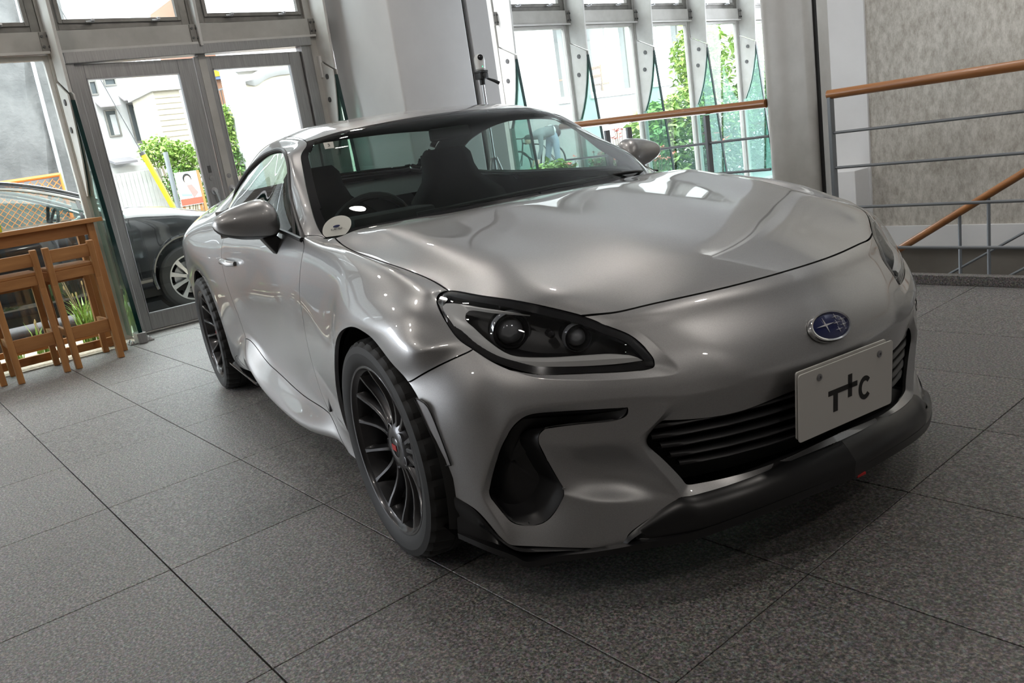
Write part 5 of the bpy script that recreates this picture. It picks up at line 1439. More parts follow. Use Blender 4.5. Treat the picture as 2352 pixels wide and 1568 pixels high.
# ------------------------------------------------------------------ small camera on a tripod behind the car
tc_ = empty('tripod_camera', (-3.75, 2.585, 0)); tag(tc_, 'white ball-shaped security camera on a thin tripod behind the car roof', 'camera')
mb = MB().lathe([(0, .030), (.012, .040), (.05, .043), (.075, .046), (.10, .043), (.125, .028), (.134, .001)], (0, 0, 1.695), (0, 0, 1), 24)
mb.build('camera_body', M['white_plastic'], tc_, True)
MB().lathe([(0, .024), (.006, .023), (.009, .015), (.010, .001)], (.040, -.018, 1.795), (.9, -.38, .1), 18).build('lens', M['black_gloss'], tc_, True)
MB().lathe([(0, .004), (.003, .001)], (.043, -.010, 1.722), (1, -.2, 0), 8).build('status_light', principled('status_green', (.0, .3, .12), .4, **{'Emission Color': (.05, .9, .4, 1), 'Emission Strength': 2.0}), tc_)
hb = MB().box((0, 0, 1.683), (.095, .075, .018)); hb.box((0, 0, 1.650), (.075, .085, .050)); hb.cyl((-.05, 0, 1.65), (.05, 0, 1.65), .024, 14); hb.cyl((0, 0, 1.58), (0, 0, 1.64), .024, 14)
hb.build('tripod_head', M['black_plastic'], tc_, True, bevel=.004)
MB().tube([(.02, .03, 1.63), (.05, .085, 1.60), (.07, .12, 1.575)], [.007, .013, .014], 10).build('pan_handle', M['black_plastic'], tc_, True)
MB().cyl((0, 0, .35), (0, 0, 1.59), .012, 12).build('centre_pole', M['aluminium'], tc_, True)
for k in range(3):
    a = 2 * math.pi * k / 3 + .4
    MB().tube([(.02 * math.cos(a), .02 * math.sin(a), .98), (.34 * math.cos(a), .34 * math.sin(a), .012)], [.012, .009], 10).build('leg', M['aluminium'], tc_, True)
# ------------------------------------------------------------------ outside the glass
rnd = random.Random(5)
struct(MB().bb((-60, -40, -.35), (FX - .05, 60, -.06)).build('ground', M['asphalt']))
pb = struct(MB().bb((-6.12, -7, -.06), (FX - .06, 2.2, -.012)).build('ground_gravel', M['gravel']))

# leaf clumps: a cloud of small bent leaves joined into one mesh, the way foliage is stuff
def leaf_cloud(n, cen, rad, size, seed, droop=.5, hole=.25):
    r = random.Random(seed); V = []; F = []
    for k in range(n):
        while True:
            p = Vector((r.uniform(-1, 1), r.uniform(-1, 1), r.uniform(-1, 1)))
            if p.length <= 1 and p.length > hole: break
        c = Vector(cen) + Vector((p.x * rad[0], p.y * rad[1], p.z * rad[2]))
        s = size * r.uniform(.6, 1.25)
        d = Vector((r.gauss(0, 1), r.gauss(0, 1), r.gauss(-.25, droop))).normalized()
        u = d.cross(Vector((r.gauss(0, .5), r.gauss(0, .5), 1))).normalized()
        w = u.cross(d)
        b = len(V)
        V += [c, c + d * s * .45 + u * s * .26 + w * s * .05, c + d * s + w * s * -.12, c + d * s * .45 - u * s * .26 + w * s * .05]
        F += [(b, b + 1, b + 2), (b, b + 2, b + 3)]
    return V, F
def bush(name, label, base, parts, group=None, cat='bush'):
    """parts: (material, n, centre, radii, leaf size)"""
    o = empty(name, base); tag(o, label, cat, group)
    bx, by, bz = base
    tops = []
    for k, (mt, n, c, rd, sz) in enumerate(parts):
        V, F = leaf_cloud(n, (c[0] - bx, c[1] - by, c[2] - bz), rd, sz, 11 + k + int(abs(bx * 13 + by * 7)))
        f = mesh_obj('foliage', V, F, M[mt], o); f['kind'] = 'stuff'
        tops.append(Vector((c[0] - bx, c[1] - by, c[2] - bz)))
    sm = MB()
    for t in tops:
        for q in range(3):
            e = t + Vector((rnd.uniform(-.15, .15), rnd.uniform(-.2, .2), rnd.uniform(-.1, .2)))
            sm.tube([(0, 0, 0), e * .5 + Vector((rnd.uniform(-.06, .06), rnd.uniform(-.06, .06), 0)), e], [.016, .010, .004], 5)
    sm.build('stem', M['stem'], o)
    return o
bush('garden_bush', 'tall pale green bush filling the window left of the column', (-7.5, 10.6, -.06), [
    ('leaf_a', 1500, (-7.5, 10.55, 1.95), (.45, .62, .75), .15), ('leaf_a', 900, (-7.3, 9.9, 1.15), (.4, .55, .45), .14), ('leaf_b', 1500, (-7.1, 10.5, .95), (.45, .8, .6), .13), ('leaf_c', 1500, (-7.0, 10.3, .25), (.4, .9, .5), .12)])
bush('garden_bush', 'dark green bush behind the glass beside the column', (-7.2, 12.0, -.06), [
    ('leaf_a', 1000, (-7.4, 12.1, 2.1), (.45, .55, .7), .14), ('leaf_b', 1400, (-7.2, 12.0, 1.25), (.5, .7, .6), .12), ('leaf_c', 1800, (-7.0, 11.7, .4), (.5, .8, .6), .11)])
bush('garden_bush', 'leafy light green shrub with long leaves behind the far door mirror', (-7.2, 8.9, -.06), [
    ('leaf_a', 900, (-7.5, 9.25, 1.05), (.4, .55, .35), .17), ('leaf_b', 1000, (-7.1, 8.95, .55), (.4, .55, .5), .15), ('leaf_b', 600, (-6.9, 8.6, .2), (.3, .4, .3), .14)])
bush('low_shrub', 'low yellow-green shrub seen through the windscreen below the bicycle', (-6.75, 6.2, -.06), [
    ('leaf_a', 500, (-6.8, 6.0, .60), (.25, .40, .16), .11), ('leaf_b', 500, (-6.7, 6.3, .35), (.3, .6, .3), .10)])
bush('low_shrub', 'small shrub among the red flowers beside the far windscreen pillar', (-6.6, 6.9, -.06), [
    ('leaf_b', 700, (-6.65, 6.85, .48), (.25, .45, .25), .10), ('leaf_a', 300, (-6.6, 7.1, .65), (.2, .3, .15), .10)])
def flower(loc, name, label, n, r_, seed):
    o = empty(name, (loc[0], loc[1], -.06)); tag(o, label, 'flower', 'red flowering plants along the glass')
    r = random.Random(seed); hd = MB(); stm = MB()
    for k in range(n):
        p = Vector((r.uniform(-r_, r_), r.uniform(-r_, r_), loc[2] + .06 + r.uniform(-r_, r_) * .6))
        stm.tube([(p.x * .2, p.y * .2, 0), (p.x, p.y, p.z)], .004, 5)
        for q in range(7):
            a = 2 * math.pi * q / 7
            d = Vector((math.cos(a), math.sin(a), r.uniform(-.2, .7))).normalized()
            u = d.cross(Vector((0, 0, 1))).normalized()
            hd.add([p, p + d * .035 + u * .02, p + d * .065, p + d * .035 - u * .02], [(0, 1, 2, 3)])
    hd.build('flower_head', M['flower'], o, recalc=False); stm.build('stem', M['stem'], o)
for k, (q, n, r_, lab) in enumerate((((-6.6, 8.05, .60), 16, .20, 'red flower cluster just right of the far door mirror'), ((-6.8, 7.45, .97), 8, .13, 'pale red flowers above the far windscreen pillar'), ((-6.6, 6.28, .70), 8, .12, 'red flower cluster left of the white mullion, seen through the windscreen'), ((-6.55, 6.75, .66), 14, .20, 'red flowers in front of the small shrub, seen through the windscreen'), ((-6.7, 9.75, .66), 8, .16, 'red flowers among dark leaves behind the guard rail'))):
    flower(q, 'red_flower', lab, n, r_, 40 + k)

# weeds in the gravel strip: each tuft a thing, blades joined
def weed(loc, h, n, label, seed):
    o = empty('weed', (loc[0], loc[1], -.012)); tag(o, label, 'plant', 'weeds in the gravel outside the window')
    r = random.Random(seed); V = []; F = []; S = MB(); T = MB()
    for k in range(n):
        a = r.uniform(0, 6.28); l = r.uniform(.35, 1) * h
        d = Vector((math.cos(a), math.sin(a), 0)) * r.uniform(.1, .5) * l
        p0 = Vector((r.uniform(-.04, .04), r.uniform(-.06, .06), 0)); p1 = p0 + d * .35 + Vector((0, 0, l * .6)); p2 = p0 + d + Vector((0, 0, l * r.uniform(.7, 1)))
        w = Vector((-math.sin(a), math.cos(a), 0)) * .008
        b = len(V); V += [p0 - w, p0 + w, p1 + w, p1 - w, p2]
        F += [(b, b + 1, b + 2, b + 3), (b + 3, b + 2, b + 4)]
    f = mesh_obj('foliage', V, F, M['leaf_a'], o); f['kind'] = 'stuff'
    for k in range(max(3, n // 8)):
        e = Vector((r.uniform(-.13, .13), r.uniform(-.18, .18), h * r.uniform(.8, 1.25)))
        S.tube([(0, 0, 0), e * .5 + Vector((.0, .01, 0)), e], .0025, 4); T.ball(e, .010, 6, 4, (.7, .7, 2))
    S.build('stem', M['stem'], o); T.build('seed_head', principled('seed_head', (.42, .30, .14), .9), o)
for k, (q, h, n, lab) in enumerate((((-5.72, -.44), .52, 60, 'tallest weed tuft, between the legs of the stool by the door'), ((-5.62, -.20), .45, 40, 'weed tuft behind the glass fin beside the table leg'), ((-5.8, -.78), .30, 26, 'short weed tuft behind the middle stool'), ((-5.70, -1.02), .22, 18, 'low weed tuft near the left edge, behind the stools'))):
    weed(q, h, n, lab, 70 + k)

# ------------------------------------------------------------------ dark parked car just outside
pc_ = empty('parked_car', (-7.30, -.58, -.06)); tag(pc_, 'black saloon parked right outside the glass door', 'car')
YF, YR, WR = .741 + .58, .741 - 2.65 + .58, .325       # wheel centres along the car, local
HW = .86
def sect_(y):
    t = np.interp
    yy = y
    zt = t(yy, [-2.35, -2.2, -1.7, -1.2, .55, .85, 1.05, 1.35, 1.8, 2.1, 2.2], [.70, .90, 1.02, 1.01, 1.00, 1.04, 1.035, .985, .86, .70, .58])
    zb = t(yy, [-2.35, -2.2, -1.7, .55, .95, 1.35, 1.8, 2.1, 2.2], [.66, .86, .965, .955, .945, .905, .80, .66, .55])
    w = t(yy, [-2.35, -2.1, -1.5, -.6, .8, 1.3, 1.75, 2.05, 2.2], [.62, .78, .85, .865, .865, .86, .80, .66, .48])
    zl = t(yy, [-2.35, -2, 1.8, 2.2], [.36, .24, .24, .34])
    pts = [(w * .93, zl), (w * .985, zl + .06), (w * .995, .42), (w, .52), (w * .998, .62), (w * .985, .73), (w * .992, .79 if zb > .85 else zb * .93), (w * .965, (zb + .84) / 2 if zb > .85 else zb * .97), (w * .93, zb), (w * .86, zb + (zt - zb) * .35), (w * .6, zb + (zt - zb) * .8), (w * .25, zt), (0, zt)]
    return pts
ys = np.linspace(-2.35, 2.2, 131)
V, F = [], []
for y in ys:
    for (a, z) in sect_(float(y)): V.append([a, float(y), z + .06])
nn = 13
V = np.array(V)
for sgn_ in (1,):
    pass
def arch_cut(V, F, r):
    out = []
    for f in F:
        ins = [min(math.hypot(V[i][1] - YF, V[i][2] - .38), math.hypot(V[i][1] - YR, V[i][2] - .38)) < r and V[i][0] > .6 for i in f]
        if not all(ins): out.append(f)
    return out
F = [(i * nn + j, i * nn + j + 1, (i + 1) * nn + j + 1, (i + 1) * nn + j) for i in range(len(ys) - 1) for j in range(nn - 1)]
RA = .365
# refine the flank so that the arches come out round
Vf = []
rows_ = []
for y in ys:
    c = catmull([(a, y, z + .06) for a, z in sect_(float(y))], 60)
    rows_.append(c)
V = np.concatenate(rows_); nn = 60
F = [(i * nn + j, i * nn + j + 1, (i + 1) * nn + j + 1, (i + 1) * nn + j) for i in range(len(ys) - 1) for j in range(nn - 1)]
F = arch_cut(V, F, RA)
for i in range(len(V)):
    if V[i][0] > .6:
        for yc in (YF, YR):
            d = math.hypot(V[i][1] - yc, V[i][2] - .38)
            if RA - .034 < d < RA:
                k = RA / max(d, 1e-6); V[i][1] = yc + (V[i][1] - yc) * k; V[i][2] = .38 + (V[i][2] - .38) * k
VV = np.concatenate([V, V * np.array([-1, 1, 1])]); FF = F + [tuple(len(V) + i for i in reversed(f)) for f in F]
me_b = MB(); me_b.v = [Vector(v) for v in VV]; me_b.f = FF
me_b.build('body', M['navy_paint'], pc_, True, weld=True, angle=40)
MB().bb((-.80, -2.15, .22), (.80, 2.0, .30)).build('underside', M['black_matte'], pc_)
# cabin: roof, pillars, panes
roof_y = [(.86, 1.06, .75), (.62, 1.18, .70), (.25, 1.335, .625), (-.10, 1.425, .58), (-.60, 1.465, .56), (-1.10, 1.445, .555), (-1.45, 1.36, .57), (-1.78, 1.20, .62), (-2.05, 1.06, .68)]
ry = catmull([(w, y, z) for y, z, w in roof_y], 40)
rows = []
for p in ry:
    rows.append([(p[0] * k, p[1], p[2] + (1 - k * k) * .055) for k in np.linspace(-1, 1, 13)])
i0 = int(np.argmin(abs(ry[:, 1] - .02))); i1 = int(np.argmin(abs(ry[:, 1] + 1.25)))
MB().grid(rows[i0:i1 + 1]).build('roof', M['navy_paint'], pc_, True, recalc=False)
MB().grid(rows[:i0 + 1]).build('windscreen', M['car_glass'], pc_, True, recalc=False)
MB().grid(rows[i1:]).build('rear_screen', M['car_glass'], pc_, True, recalc=False)
for s in (-1, 1):
    tp = [(s * p[0], p[1], p[2]) for p in ry]
    bt_ = [(s * .815, y, 1.02) for y in np.linspace(.86, -2.05, 40)]
    g = MB().grid([tp, [tuple(np.array(a) * .5 + np.array(b) * .5 + np.array((s * .02, 0, 0))) for a, b in zip(tp, bt_)], bt_]).build('side_pane', M['car_glass'], pc_, True, recalc=False)
    MB().tube([(a + s * .006, b, c + .004) for a, b, c in tp], .016, 8).build('roof_strip', M['chrome'], pc_, True)
    MB().tube([(a * .965, b, c + .045) for a, b, c in tp[2:-2]], .020, 8).build('roof_rail', M['navy_paint'], pc_, True)
    MB().tube([(a + s * .012, b, c - .004) for a, b, c in bt_[2:-2]], .010, 8).build('belt_strip', M['chrome'], pc_, True)
    for y0, w in ((-.62, .07), (-1.35, .05), (.45, .03)):
        k = int(np.argmin(abs(ry[:, 1] - (y0 + .05)))); k2 = int(np.argmin(abs(np.linspace(.86, -2.05, 40) - y0)))
        MB().bar(Vector(tp[k]) + Vector((s * .008, 0, 0)), Vector(bt_[k2]) + Vector((s * .012, 0, 0)), .012, w, (0, 1, 0)).build('window_pillar', M['black_gloss'], pc_)
    mi = MB().ball((s * .98, .58, 1.06), 1, 16, 10, (.10, .07, .075)); mi.bar((s * .86, .56, 1.01), (s * .95, .57, 1.03), .05, .03)
    mi.build('door_mirror', M['navy_paint'], pc_, True)
    for y0 in (-.52, -1.5):
        MB().tube([(s * .862, y0, .86), (s * .885, y0 + .03, .865), (s * .885, y0 + .17, .868), (s * .862, y0 + .20, .867)], .011, 8).build('door_handle', M['chrome'], pc_, True)
    for y0 in (.84, -.60):
        MB().bar((s * .868, y0, .40), (s * .845, y0 + .02, .98), .004, .006, (s, 0, 0)).build('door_gap', M['black_matte'], pc_)
    MB().box((s * .70, 1.86, .73), (.16, .30, .12)).build('headlamp', M['lamp_crystal'], pc_, True, bevel=.04)
MB().bb((-.7, -1.6, .35), (.7, .9, .78)).build('cabin_floor', M['interior'], pc_)
for s in (-1, 1):
    for yy in (-.45,):
        MB().bar((s * .36, yy, .6), (s * .36, yy - .28, 1.20), .46, .14, (0, 1, 0)).build('seat_back', M['seat'], pc_, bevel=.04)
dw = MB(); dw.tube([(.37 + .17 * math.cos(t), .32 + .06 * math.sin(t), 1.02 + .16 * math.sin(t)) for t in np.linspace(0, 6.28, 25)[:-1]], .014, 8, closed=True)
dw.build('steering_wheel', M['interior'], pc_, True)
def street_wheel():
    w = MB().lathe([(.08, .225), (.09, .228), (.088, .215), (.06, .205), (-.08, .20)], (0, 0, 0), (1, 0, 0), 40).build('wheel', M['alloy'], pc_, True)
    MB().lathe([(.085, .225), (.10, .26), (.098, .30), (.075, .322), (.02, .325), (-.02, .325), (-.08, .32), (-.1, .27), (-.085, .225)], (0, 0, 0), (1, 0, 0), 56).build('tyre', M['rubber'], w, True)
    sp = None
    for k in range(10):
        if sp is None:
            mb = MB(); st_ = []
            for r, wd, h in ((.03, .020, .055), (.12, .017, .068), (.215, .026, .082)):
                for q, dh in ((-1, -.04), (-.9, 0), (.9, 0), (1, -.04)): mb.v.append(Vector((h + dh, q * wd, r)))
            for i in range(2):
                for j in range(4): mb.f.append((i * 4 + j, i * 4 + (j + 1) % 4, (i + 1) * 4 + (j + 1) % 4, (i + 1) * 4 + j))
            sp = mb.build('spoke', M['alloy'], w, True); o = sp
        else:
            o = sp.copy(); C.objects.link(o); o.parent = w
        o.rotation_euler = (2 * math.pi * k / 10, 0, 0)
    MB().lathe([(.04, .05), (.072, .045), (.078, .001)], (0, 0, 0), (1, 0, 0), 20).build('hub_cap', M['alloy'], w, True)
    MB().lathe([(.0, .05), (.0, .16), (-.02, .16)], (0, 0, 0), (1, 0, 0), 32).build('brake_disc', M['steel_part'], w, True)
    MB().lathe([(-.09, .355), (-.09, .02)], (0, 0, 0), (1, 0, 0), 40).build('arch_liner', M['black_matte'], w)
    return w
sw0 = street_wheel()
for i, (x, y) in enumerate(((.765, YF), (.765, YR), (-.765, YF), (-.765, YR))):
    w = sw0 if i == 0 else copy_tree(sw0, pc_)
    w.location = (x, y, .33)
    if x < 0: w.rotation_euler = (0, 0, math.pi)

for s in (-1, 1):
    for yc in (YF, YR):
        MB().tube([(s * .855, yc + (RA + .002) * math.cos(t), .38 + (RA + .002) * math.sin(t)) for t in np.radians(np.linspace(-15, 195, 40))], .019, 8).build('arch_lip', M['navy_paint'], pc_, True)
# ------------------------------------------------------------------ across the street
def tagged(o, label, cat, group=None): return tag(o, label, cat, group)
# scaffold wrapped in a grey sheet
sh = empty('scaffold', (-14.2, -2.6, -.06)); tag(sh, 'tall scaffold wrapped in a grey dust sheet, far left', 'scaffold')
rows = []
for z in np.linspace(0, 9, 28):
    r = []
    for k in range(61):
        y = -7 + k * (7 + 4.75) / 60
        xoff = .10 * math.sin(y * 3.1 + z * .5) + .06 * math.sin(y * 9 + z) + .05 * math.sin(z * 4.2 + y)
        ylim = float(np.interp(z, [0, 1.4, 4.0, 4.6, 9], [4.25, 4.28, 4.71, 4.74, 4.85]))
        r.append((xoff, -7 + k * (7 + ylim) / 60, z))
    rows.append(r)
MB().grid(rows).build('dust_sheet', M['sheet'], sh, True, recalc=False)
for y0, y1 in ((3.96, 3.92), (1.2, 1.2), (-1.8, -1.8)):
    MB().cyl((.20, y1, 0), (.20, y0 + .12, 8.6), .035, 10).build('scaffold_pole', M['aluminium'], sh, True)
for z in (1.9, 3.7, 5.5): MB().cyl((-.25, -7, z), (-.25, 4.3, z), .03, 8).build('scaffold_rail', M['aluminium'], sh, True)
# orange barrier
ob = empty('orange_barrier', (-12.4, -.2, -.06)); tag(ob, 'orange tubular site barrier with wire mesh behind the parked car', 'barrier')
fr = MB(); fr.tube([(0, -1.3, 1.64), (0, 1.21, 1.70), (0, 1.23, .1)], .035, 8); fr.tube([(0, -1.3, 1.64), (0, -1.3, .1), (0, 1.23, .1)], .035, 8)
fr.build('barrier_frame', M['orange'], ob, True)
ms = MB()
for k in range(26):
    y = -1.3 + k * .1
    ms.cyl((0, y, .15), (0, min(y + 1.5, 1.22), .15 + min(1.5, 1.22 - y)), .006, 5); ms.cyl((0, y, 1.62), (0, min(y + 1.5, 1.22), 1.62 - min(1.5, 1.22 - y)), .006, 5)
m_ = ms.build('barrier_mesh', M['orange'], ob); m_['kind'] = 'stuff'

# white house: walls, windows with hoods
hs = empty('white_house', (-19.2, 3.0, -.06)); tag(hs, 'white house with hooded windows across the street', 'building')
MB().bb((-6, -3.0, 0), (0, 1.62, 7.2)).build('wall', M['white_house'], hs)
MB().bb((-6, 1.62, 0), (-.6, 3.0, 4.4)).build('side_wing', M['white_house'], hs)
for (y0, y1, z0, z1) in ((.63, .91, 2.66, 3.28), (1.17, 1.50, 2.47, 3.38), (.46, .64, 3.62, 3.95), (.80, 1.08, 3.80, 3.98), (-1.2, -.6, 2.6, 3.4)):
    w = pane_frame(y0, y1, z0, z1, .035, M['bronze'], .02, .06, hs, 'window')
    MB().bb((-.005, y0 + .03, z0 + .03), (.005, y1 - .03, z1 - .03)).build('pane', M['house_glass'], w)
    if z0 < 3.5 and y0 > 0:
        MB().bb((.012, y0 + (y1 - y0) * .42, z0 + .04), (.02, y1 - .03, z1 - .12)).build('curtain', M['white_cloth'], w)
        MB().prism([(0, y0 - .12, z1 + .17), (0, y1 + .06, z1 + .17), (.35, y1 + .06, z1 + .03), (.35, y0 - .12, z1 + .03)], (0, 0, .03)).build('window_hood', principled('hood_slate', (.30, .27, .28), .6), w)
MB().prism([(0, .45, 2.12), (0, .95, 2.12), (.6, .95, 2.0), (.6, .45, 2.0)], (0, 0, .05)).build('awning', principled('awning_slate', (.26, .25, .27), .6), hs)
MB().bb((0, .2, 1.80), (.25, 1.3, 1.95)).build('band_course', M['white_house'], hs)
# cream-clapboard wing: every board its own piece
cw = empty('siding_wing', (-17.1, 4.4, -.06)); tag(cw, 'pale siding house wing behind the bush and poster', 'building')
MB().bb((-1.6, -.22, 0), (0, .34, 3.36)).build('wall', M['cream_house'], cw)
bd = None
for k in range(24):
    if bd is None:
        bd = MB().prism([(0, -.22, 0), (.030, -.22, 0), (.008, -.22, .118), (0, -.22, .118)], (0, .56, 0)).build('siding_board', M['cream_house'], cw); o = bd
    else:
        o = bd.copy(); C.objects.link(o); o.parent = cw
    o.location = (0, 0, .5 + k * .118)
MB().bb((-1.7, -.28, 3.36), (.12, .42, 3.46)).build('eaves', M['white_house'], cw)

# white picket fence: every slat a piece
wf = empty('white_fence', (-15, 2.83, -.06)); tag(wf, 'white slatted fence below the house across the street', 'fence')
for z in (.45, 1.45): MB().bb((-.06, -1.9, z), (-.02, .47, z + .08)).build('fence_rail', M['white_house'], wf)
sl = None
for k in range(31):
    if sl is None:
        sl = MB().bb((-.02, -.034, .0), (.01, .034, 1.68)).build('fence_slat', M['white_metal'], wf, bevel=.004, seg=1); o = sl
    else:
        o = sl.copy(); C.objects.link(o); o.parent = wf
    o.location = (0, -1.87 + k * .077, 0)
# leaning yellow guy-wire cover
gw = empty('guy_wire', (-12.2, 2.75, -.06)); tag(gw, 'slanting yellow guy-wire cover standing by the white fence', 'pole')
MB().tube([(0, 0, 0), (0, -.26, .955), (0, -.52, 1.86)], .042, 14).build('yellow_cover', M['yellow'], gw, True)
MB().cyl((0, -.52, 1.84), (0, -2.3, 8.0), .008, 6).build('wire', M['steel_dark'], gw)
MB().lathe([(0, .046), (.05, .046), (.055, .001)], (0, -.515, 1.83), (0, -.28, .96), 14).build('end_cap', M['steel_dark'], gw, True)
MB().lathe([(0, .046), (.025, .046)], (0, -.23, .84), (0, -.28, .96), 14).build('band', M['steel_dark'], gw, True)
# grey post
gp = tag(MB().cyl((-14, 3.145, -.06), (-14, 3.15, 1.86), .045, 12).build('street_post', M['rail_metal'], None, True), 'thin grey post between the yellow cover and the poster', 'pole')
# election-type poster on a board: only soft colour shapes
po = empty('poster_board', (-13.0, 3.09, -.06)); tag(po, 'poster board with a portrait in pale blue and red', 'poster')
MB().bb((-.03, -.19, .92), (0, .19, 1.50)).build('poster_sheet', principled('poster_paper', (.62, .70, .76), .5), po)
MB().bb((-.05, .19, .5), (.01, .235, 1.50)).build('board_edge', M['wood'], po)
MB().bb((.0, -.19, .93), (.004, .19, 1.04)).build('poster_band', principled('poster_red', (.62, .10, .06), .5), po)
MB().ball((.004, .0, 1.385), 1, 16, 10, (.004, .075, .085)).build('portrait_hair', M['hair'], po, True)
MB().ball((.008, .004, 1.355), 1, 16, 10, (.004, .058, .075)).build('portrait_face', principled('poster_skin', (.70, .45, .36), .5), po, True)
MB().prism([(.004, -.03, 1.27), (.004, .06, 1.27), (.004, .14, 1.12), (.004, .05, 1.04)], (.004, 0, 0)).build('portrait_jacket', principled('poster_coral', (.72, .22, .20), .5), po)
MB().prism([(.004, -.15, 1.14), (.004, .02, 1.11), (.004, .02, 1.075), (.004, -.15, 1.10)], (.003, 0, 0)).build('poster_line', principled('poster_blue', (.25, .42, .70), .5), po)
for y in (-.15, .15): MB().bb((-.05, y - .02, 0), (-.03, y + .02, .95)).build('poster_leg', M['wood'], po)
bush('street_bush', 'light green bush between the yellow cover and the poster', (-14.4, 3.4, -.06), [
    ('leaf_a', 900, (-14.5, 3.22, 1.92), (.3, .38, .28), .10), ('leaf_a', 900, (-14.5, 3.62, 1.72), (.3, .36, .35), .10), ('leaf_b', 700, (-14.4, 3.5, 1.25), (.3, .4, .4), .10)])
bush('street_bush', 'low yellow-green bush right of the poster foot', (-13.1, 3.55, -.06), [('leaf_a', 600, (-13.1, 3.52, .98), (.2, .24, .14), .07), ('leaf_b', 300, (-13.1, 3.5, .6), (.2, .25, .3), .07)])
bush('street_tree', 'small bright green tree in front of the slate roof', (-13.1, 4.05, -.06), [
    ('leaf_a', 1100, (-13.1, 4.02, 2.22), (.25, .24, .30), .085), ('leaf_a', 700, (-13.1, 4.08, 1.85), (.22, .20, .25), .08), ('leaf_b', 700, (-13.0, 4.08, 1.5), (.25, .24, .25), .08)], cat='tree')
# house with slate roof
ch = empty('slate_house', (-15.6, 5.4, -.06)); tag(ch, 'cream house with dark slate roof behind the small tree', 'building')
MB().bb((-2, -.30, 0), (0, .75, 2.30)).build('wall', M['cream_house'], ch)
MB().prism([(-.0, -.20, 2.76), (.12, .26, 2.80), (.12, .24, 2.34), (0, -.16, 2.62)], (.03, 0, .012)).build('roof_slope', M['slate'], ch)
MB().prism([(-2, -.25, 2.78), (.1, -.25, 2.78), (.1, .8, 2.84), (-2, .8, 2.84)], (0, 0, .04)).build('roof_top', M['slate'], ch)
MB().bar((.14, -.22, 2.55), (.14, .20, 2.22), .05, .10).build('barge_board', M['white_house'], ch)
lm = MB().ball((.10, -.03, 1.92), 1, 10, 8, (.05, .05, .06)); lm.cyl((0, -.03, 2.02), (.10, -.03, 2.02), .012, 8)
lm.build('wall_lantern', M['black_plastic'], ch, True)
# building with balcony further back
bb_ = empty('balcony_house', (-19.4, 6.6, -.06)); tag(bb_, 'house with balcony railing and a blue and yellow awning, far back', 'building')
MB().bb((-3, -.30, 0), (0, .12, 6)).build('wall', M['brown_wall'], bb_)
MB().bb((-3, .12, 0), (-.05, 1.2, 6)).build('wall', M['white_house'], bb_)
MB().bb((0, -.5, 2.95), (.55, .75, 3.08)).build('balcony_slab', M['white_house'], bb_)
br_ = MB(); br_.bar((.5, -.5, 3.46), (.5, .62, 3.62), .05, .04)
br_.build('balcony_rail', M['rail_metal'], bb_)
br_ = None
for k in range(16):
    y = -.48 + k * .07
    if br_ is None: br_ = MB().bb((.49, -.008, 3.08), (.51, .008, 3.50)).build('balcony_bar', M['steel_dark'], bb_); o = br_
    else: o = br_.copy(); C.objects.link(o); o.parent = bb_
    o.location = (0, y, 0); o.scale = (1, 1, 1 + .01 * 0)
MB().bb((.48, .16, 3.08), (.52, .21, 3.56)).build('balcony_post', M['steel_dark'], bb_)
MB().bb((.02, -.35, 3.80), (.10, .25, 4.30)).build('awning_blue', principled('awning_blue', (.10, .16, .34), .6), bb_)
MB().prism([(.11, -.25, 3.86), (.11, .20, 3.88), (.11, -.25, 4.12)], (.01, 0, 0)).build('awning_triangle', M['yellow'], bb_)

# concrete building: arch end towards the door, long wall with windows to the right
cb_ = empty('concrete_building', (-13.2, 9, -.06)); tag(cb_, 'pale fair-faced concrete building with an arch and tall windows', 'building')
def L_(p): return (p[0] + 13.2, p[1] - 9, p[2] + .06)
wl = [(6.2, 12.50), (13.02, 13.62), (15.28, 16.05), (17.45, 26)]
for a, b in wl: MB().bb((-.35, a - 9, 0), (0, b - 9, 7.5)).build('wall_panel', M['concrete'], cb_)
for a, b, zl, zh in ((12.50, 13.02, 1.98, 3.68), (13.62, 15.28, 2.02, 3.72), (16.05, 17.45, 2.12, 3.72)):
    MB().bb((-.35, a - 9, 0), (0, b - 9, zl)).build('wall_panel', M['concrete'], cb_)
    MB().bb((-.35, a - 9, zh), (0, b - 9, 7.5)).build('wall_panel', M['concrete'], cb_)
    w = pane_frame(a - 9, b - 9, zl, zh, .055, M['white_metal'], -.05, .10, cb_, 'window')
    MB().bb((-.07, a - 9 + .05, zl + .05), (-.06, b - 9 - .05, zh - .05)).build('pane', M['glass'], w)
    if b - a > 1: MB().bb((-.09, (a + b) / 2 - 9 - .03 + (.0 if b < 16 else -.25), zl + .05), (-.03, (a + b) / 2 - 9 + .03 + (.0 if b < 16 else -.25), zh - .05)).build('glazing_bar', M['white_metal'], w)
    MB().bb((-.10, a - 9 - .05, zl - .10), (.06, b - 9 + .05, zl)).build('window_sill', M['white_metal'], w)
hl_ = None
for y in (10.9, 11.95):
    for z in (1.2, 2.1, 3.0):
        for dy in (-.45, .45):
            if hl_ is None: hl_ = MB().lathe([(0, .022), (-.02, .016), (-.02, .001)], (0, 0, 0), (1, 0, 0), 10).build('tie_hole', principled('tie_hole', (.20, .20, .20), .8), cb_); o = hl_
            else: o = hl_.copy(); C.objects.link(o); o.parent = cb_
            o.location = (.001, y + dy - 9, z)
for y in (11.5, 12.4): MB().bb((-.002, y - 9 - .006, 0), (.002, y - 9 + .006, 7.5)).build('panel_joint', M['rail_metal'], cb_)
MB().bb((-4, 3.3, 1.75), (-.35, 9, 1.85)).build('room_floor', M['wood_end'], cb_)
MB().bb((-4.1, 3.3, 1.8), (-4, 9, 4.2)).build('room_wall', M['back_wall'], cb_)
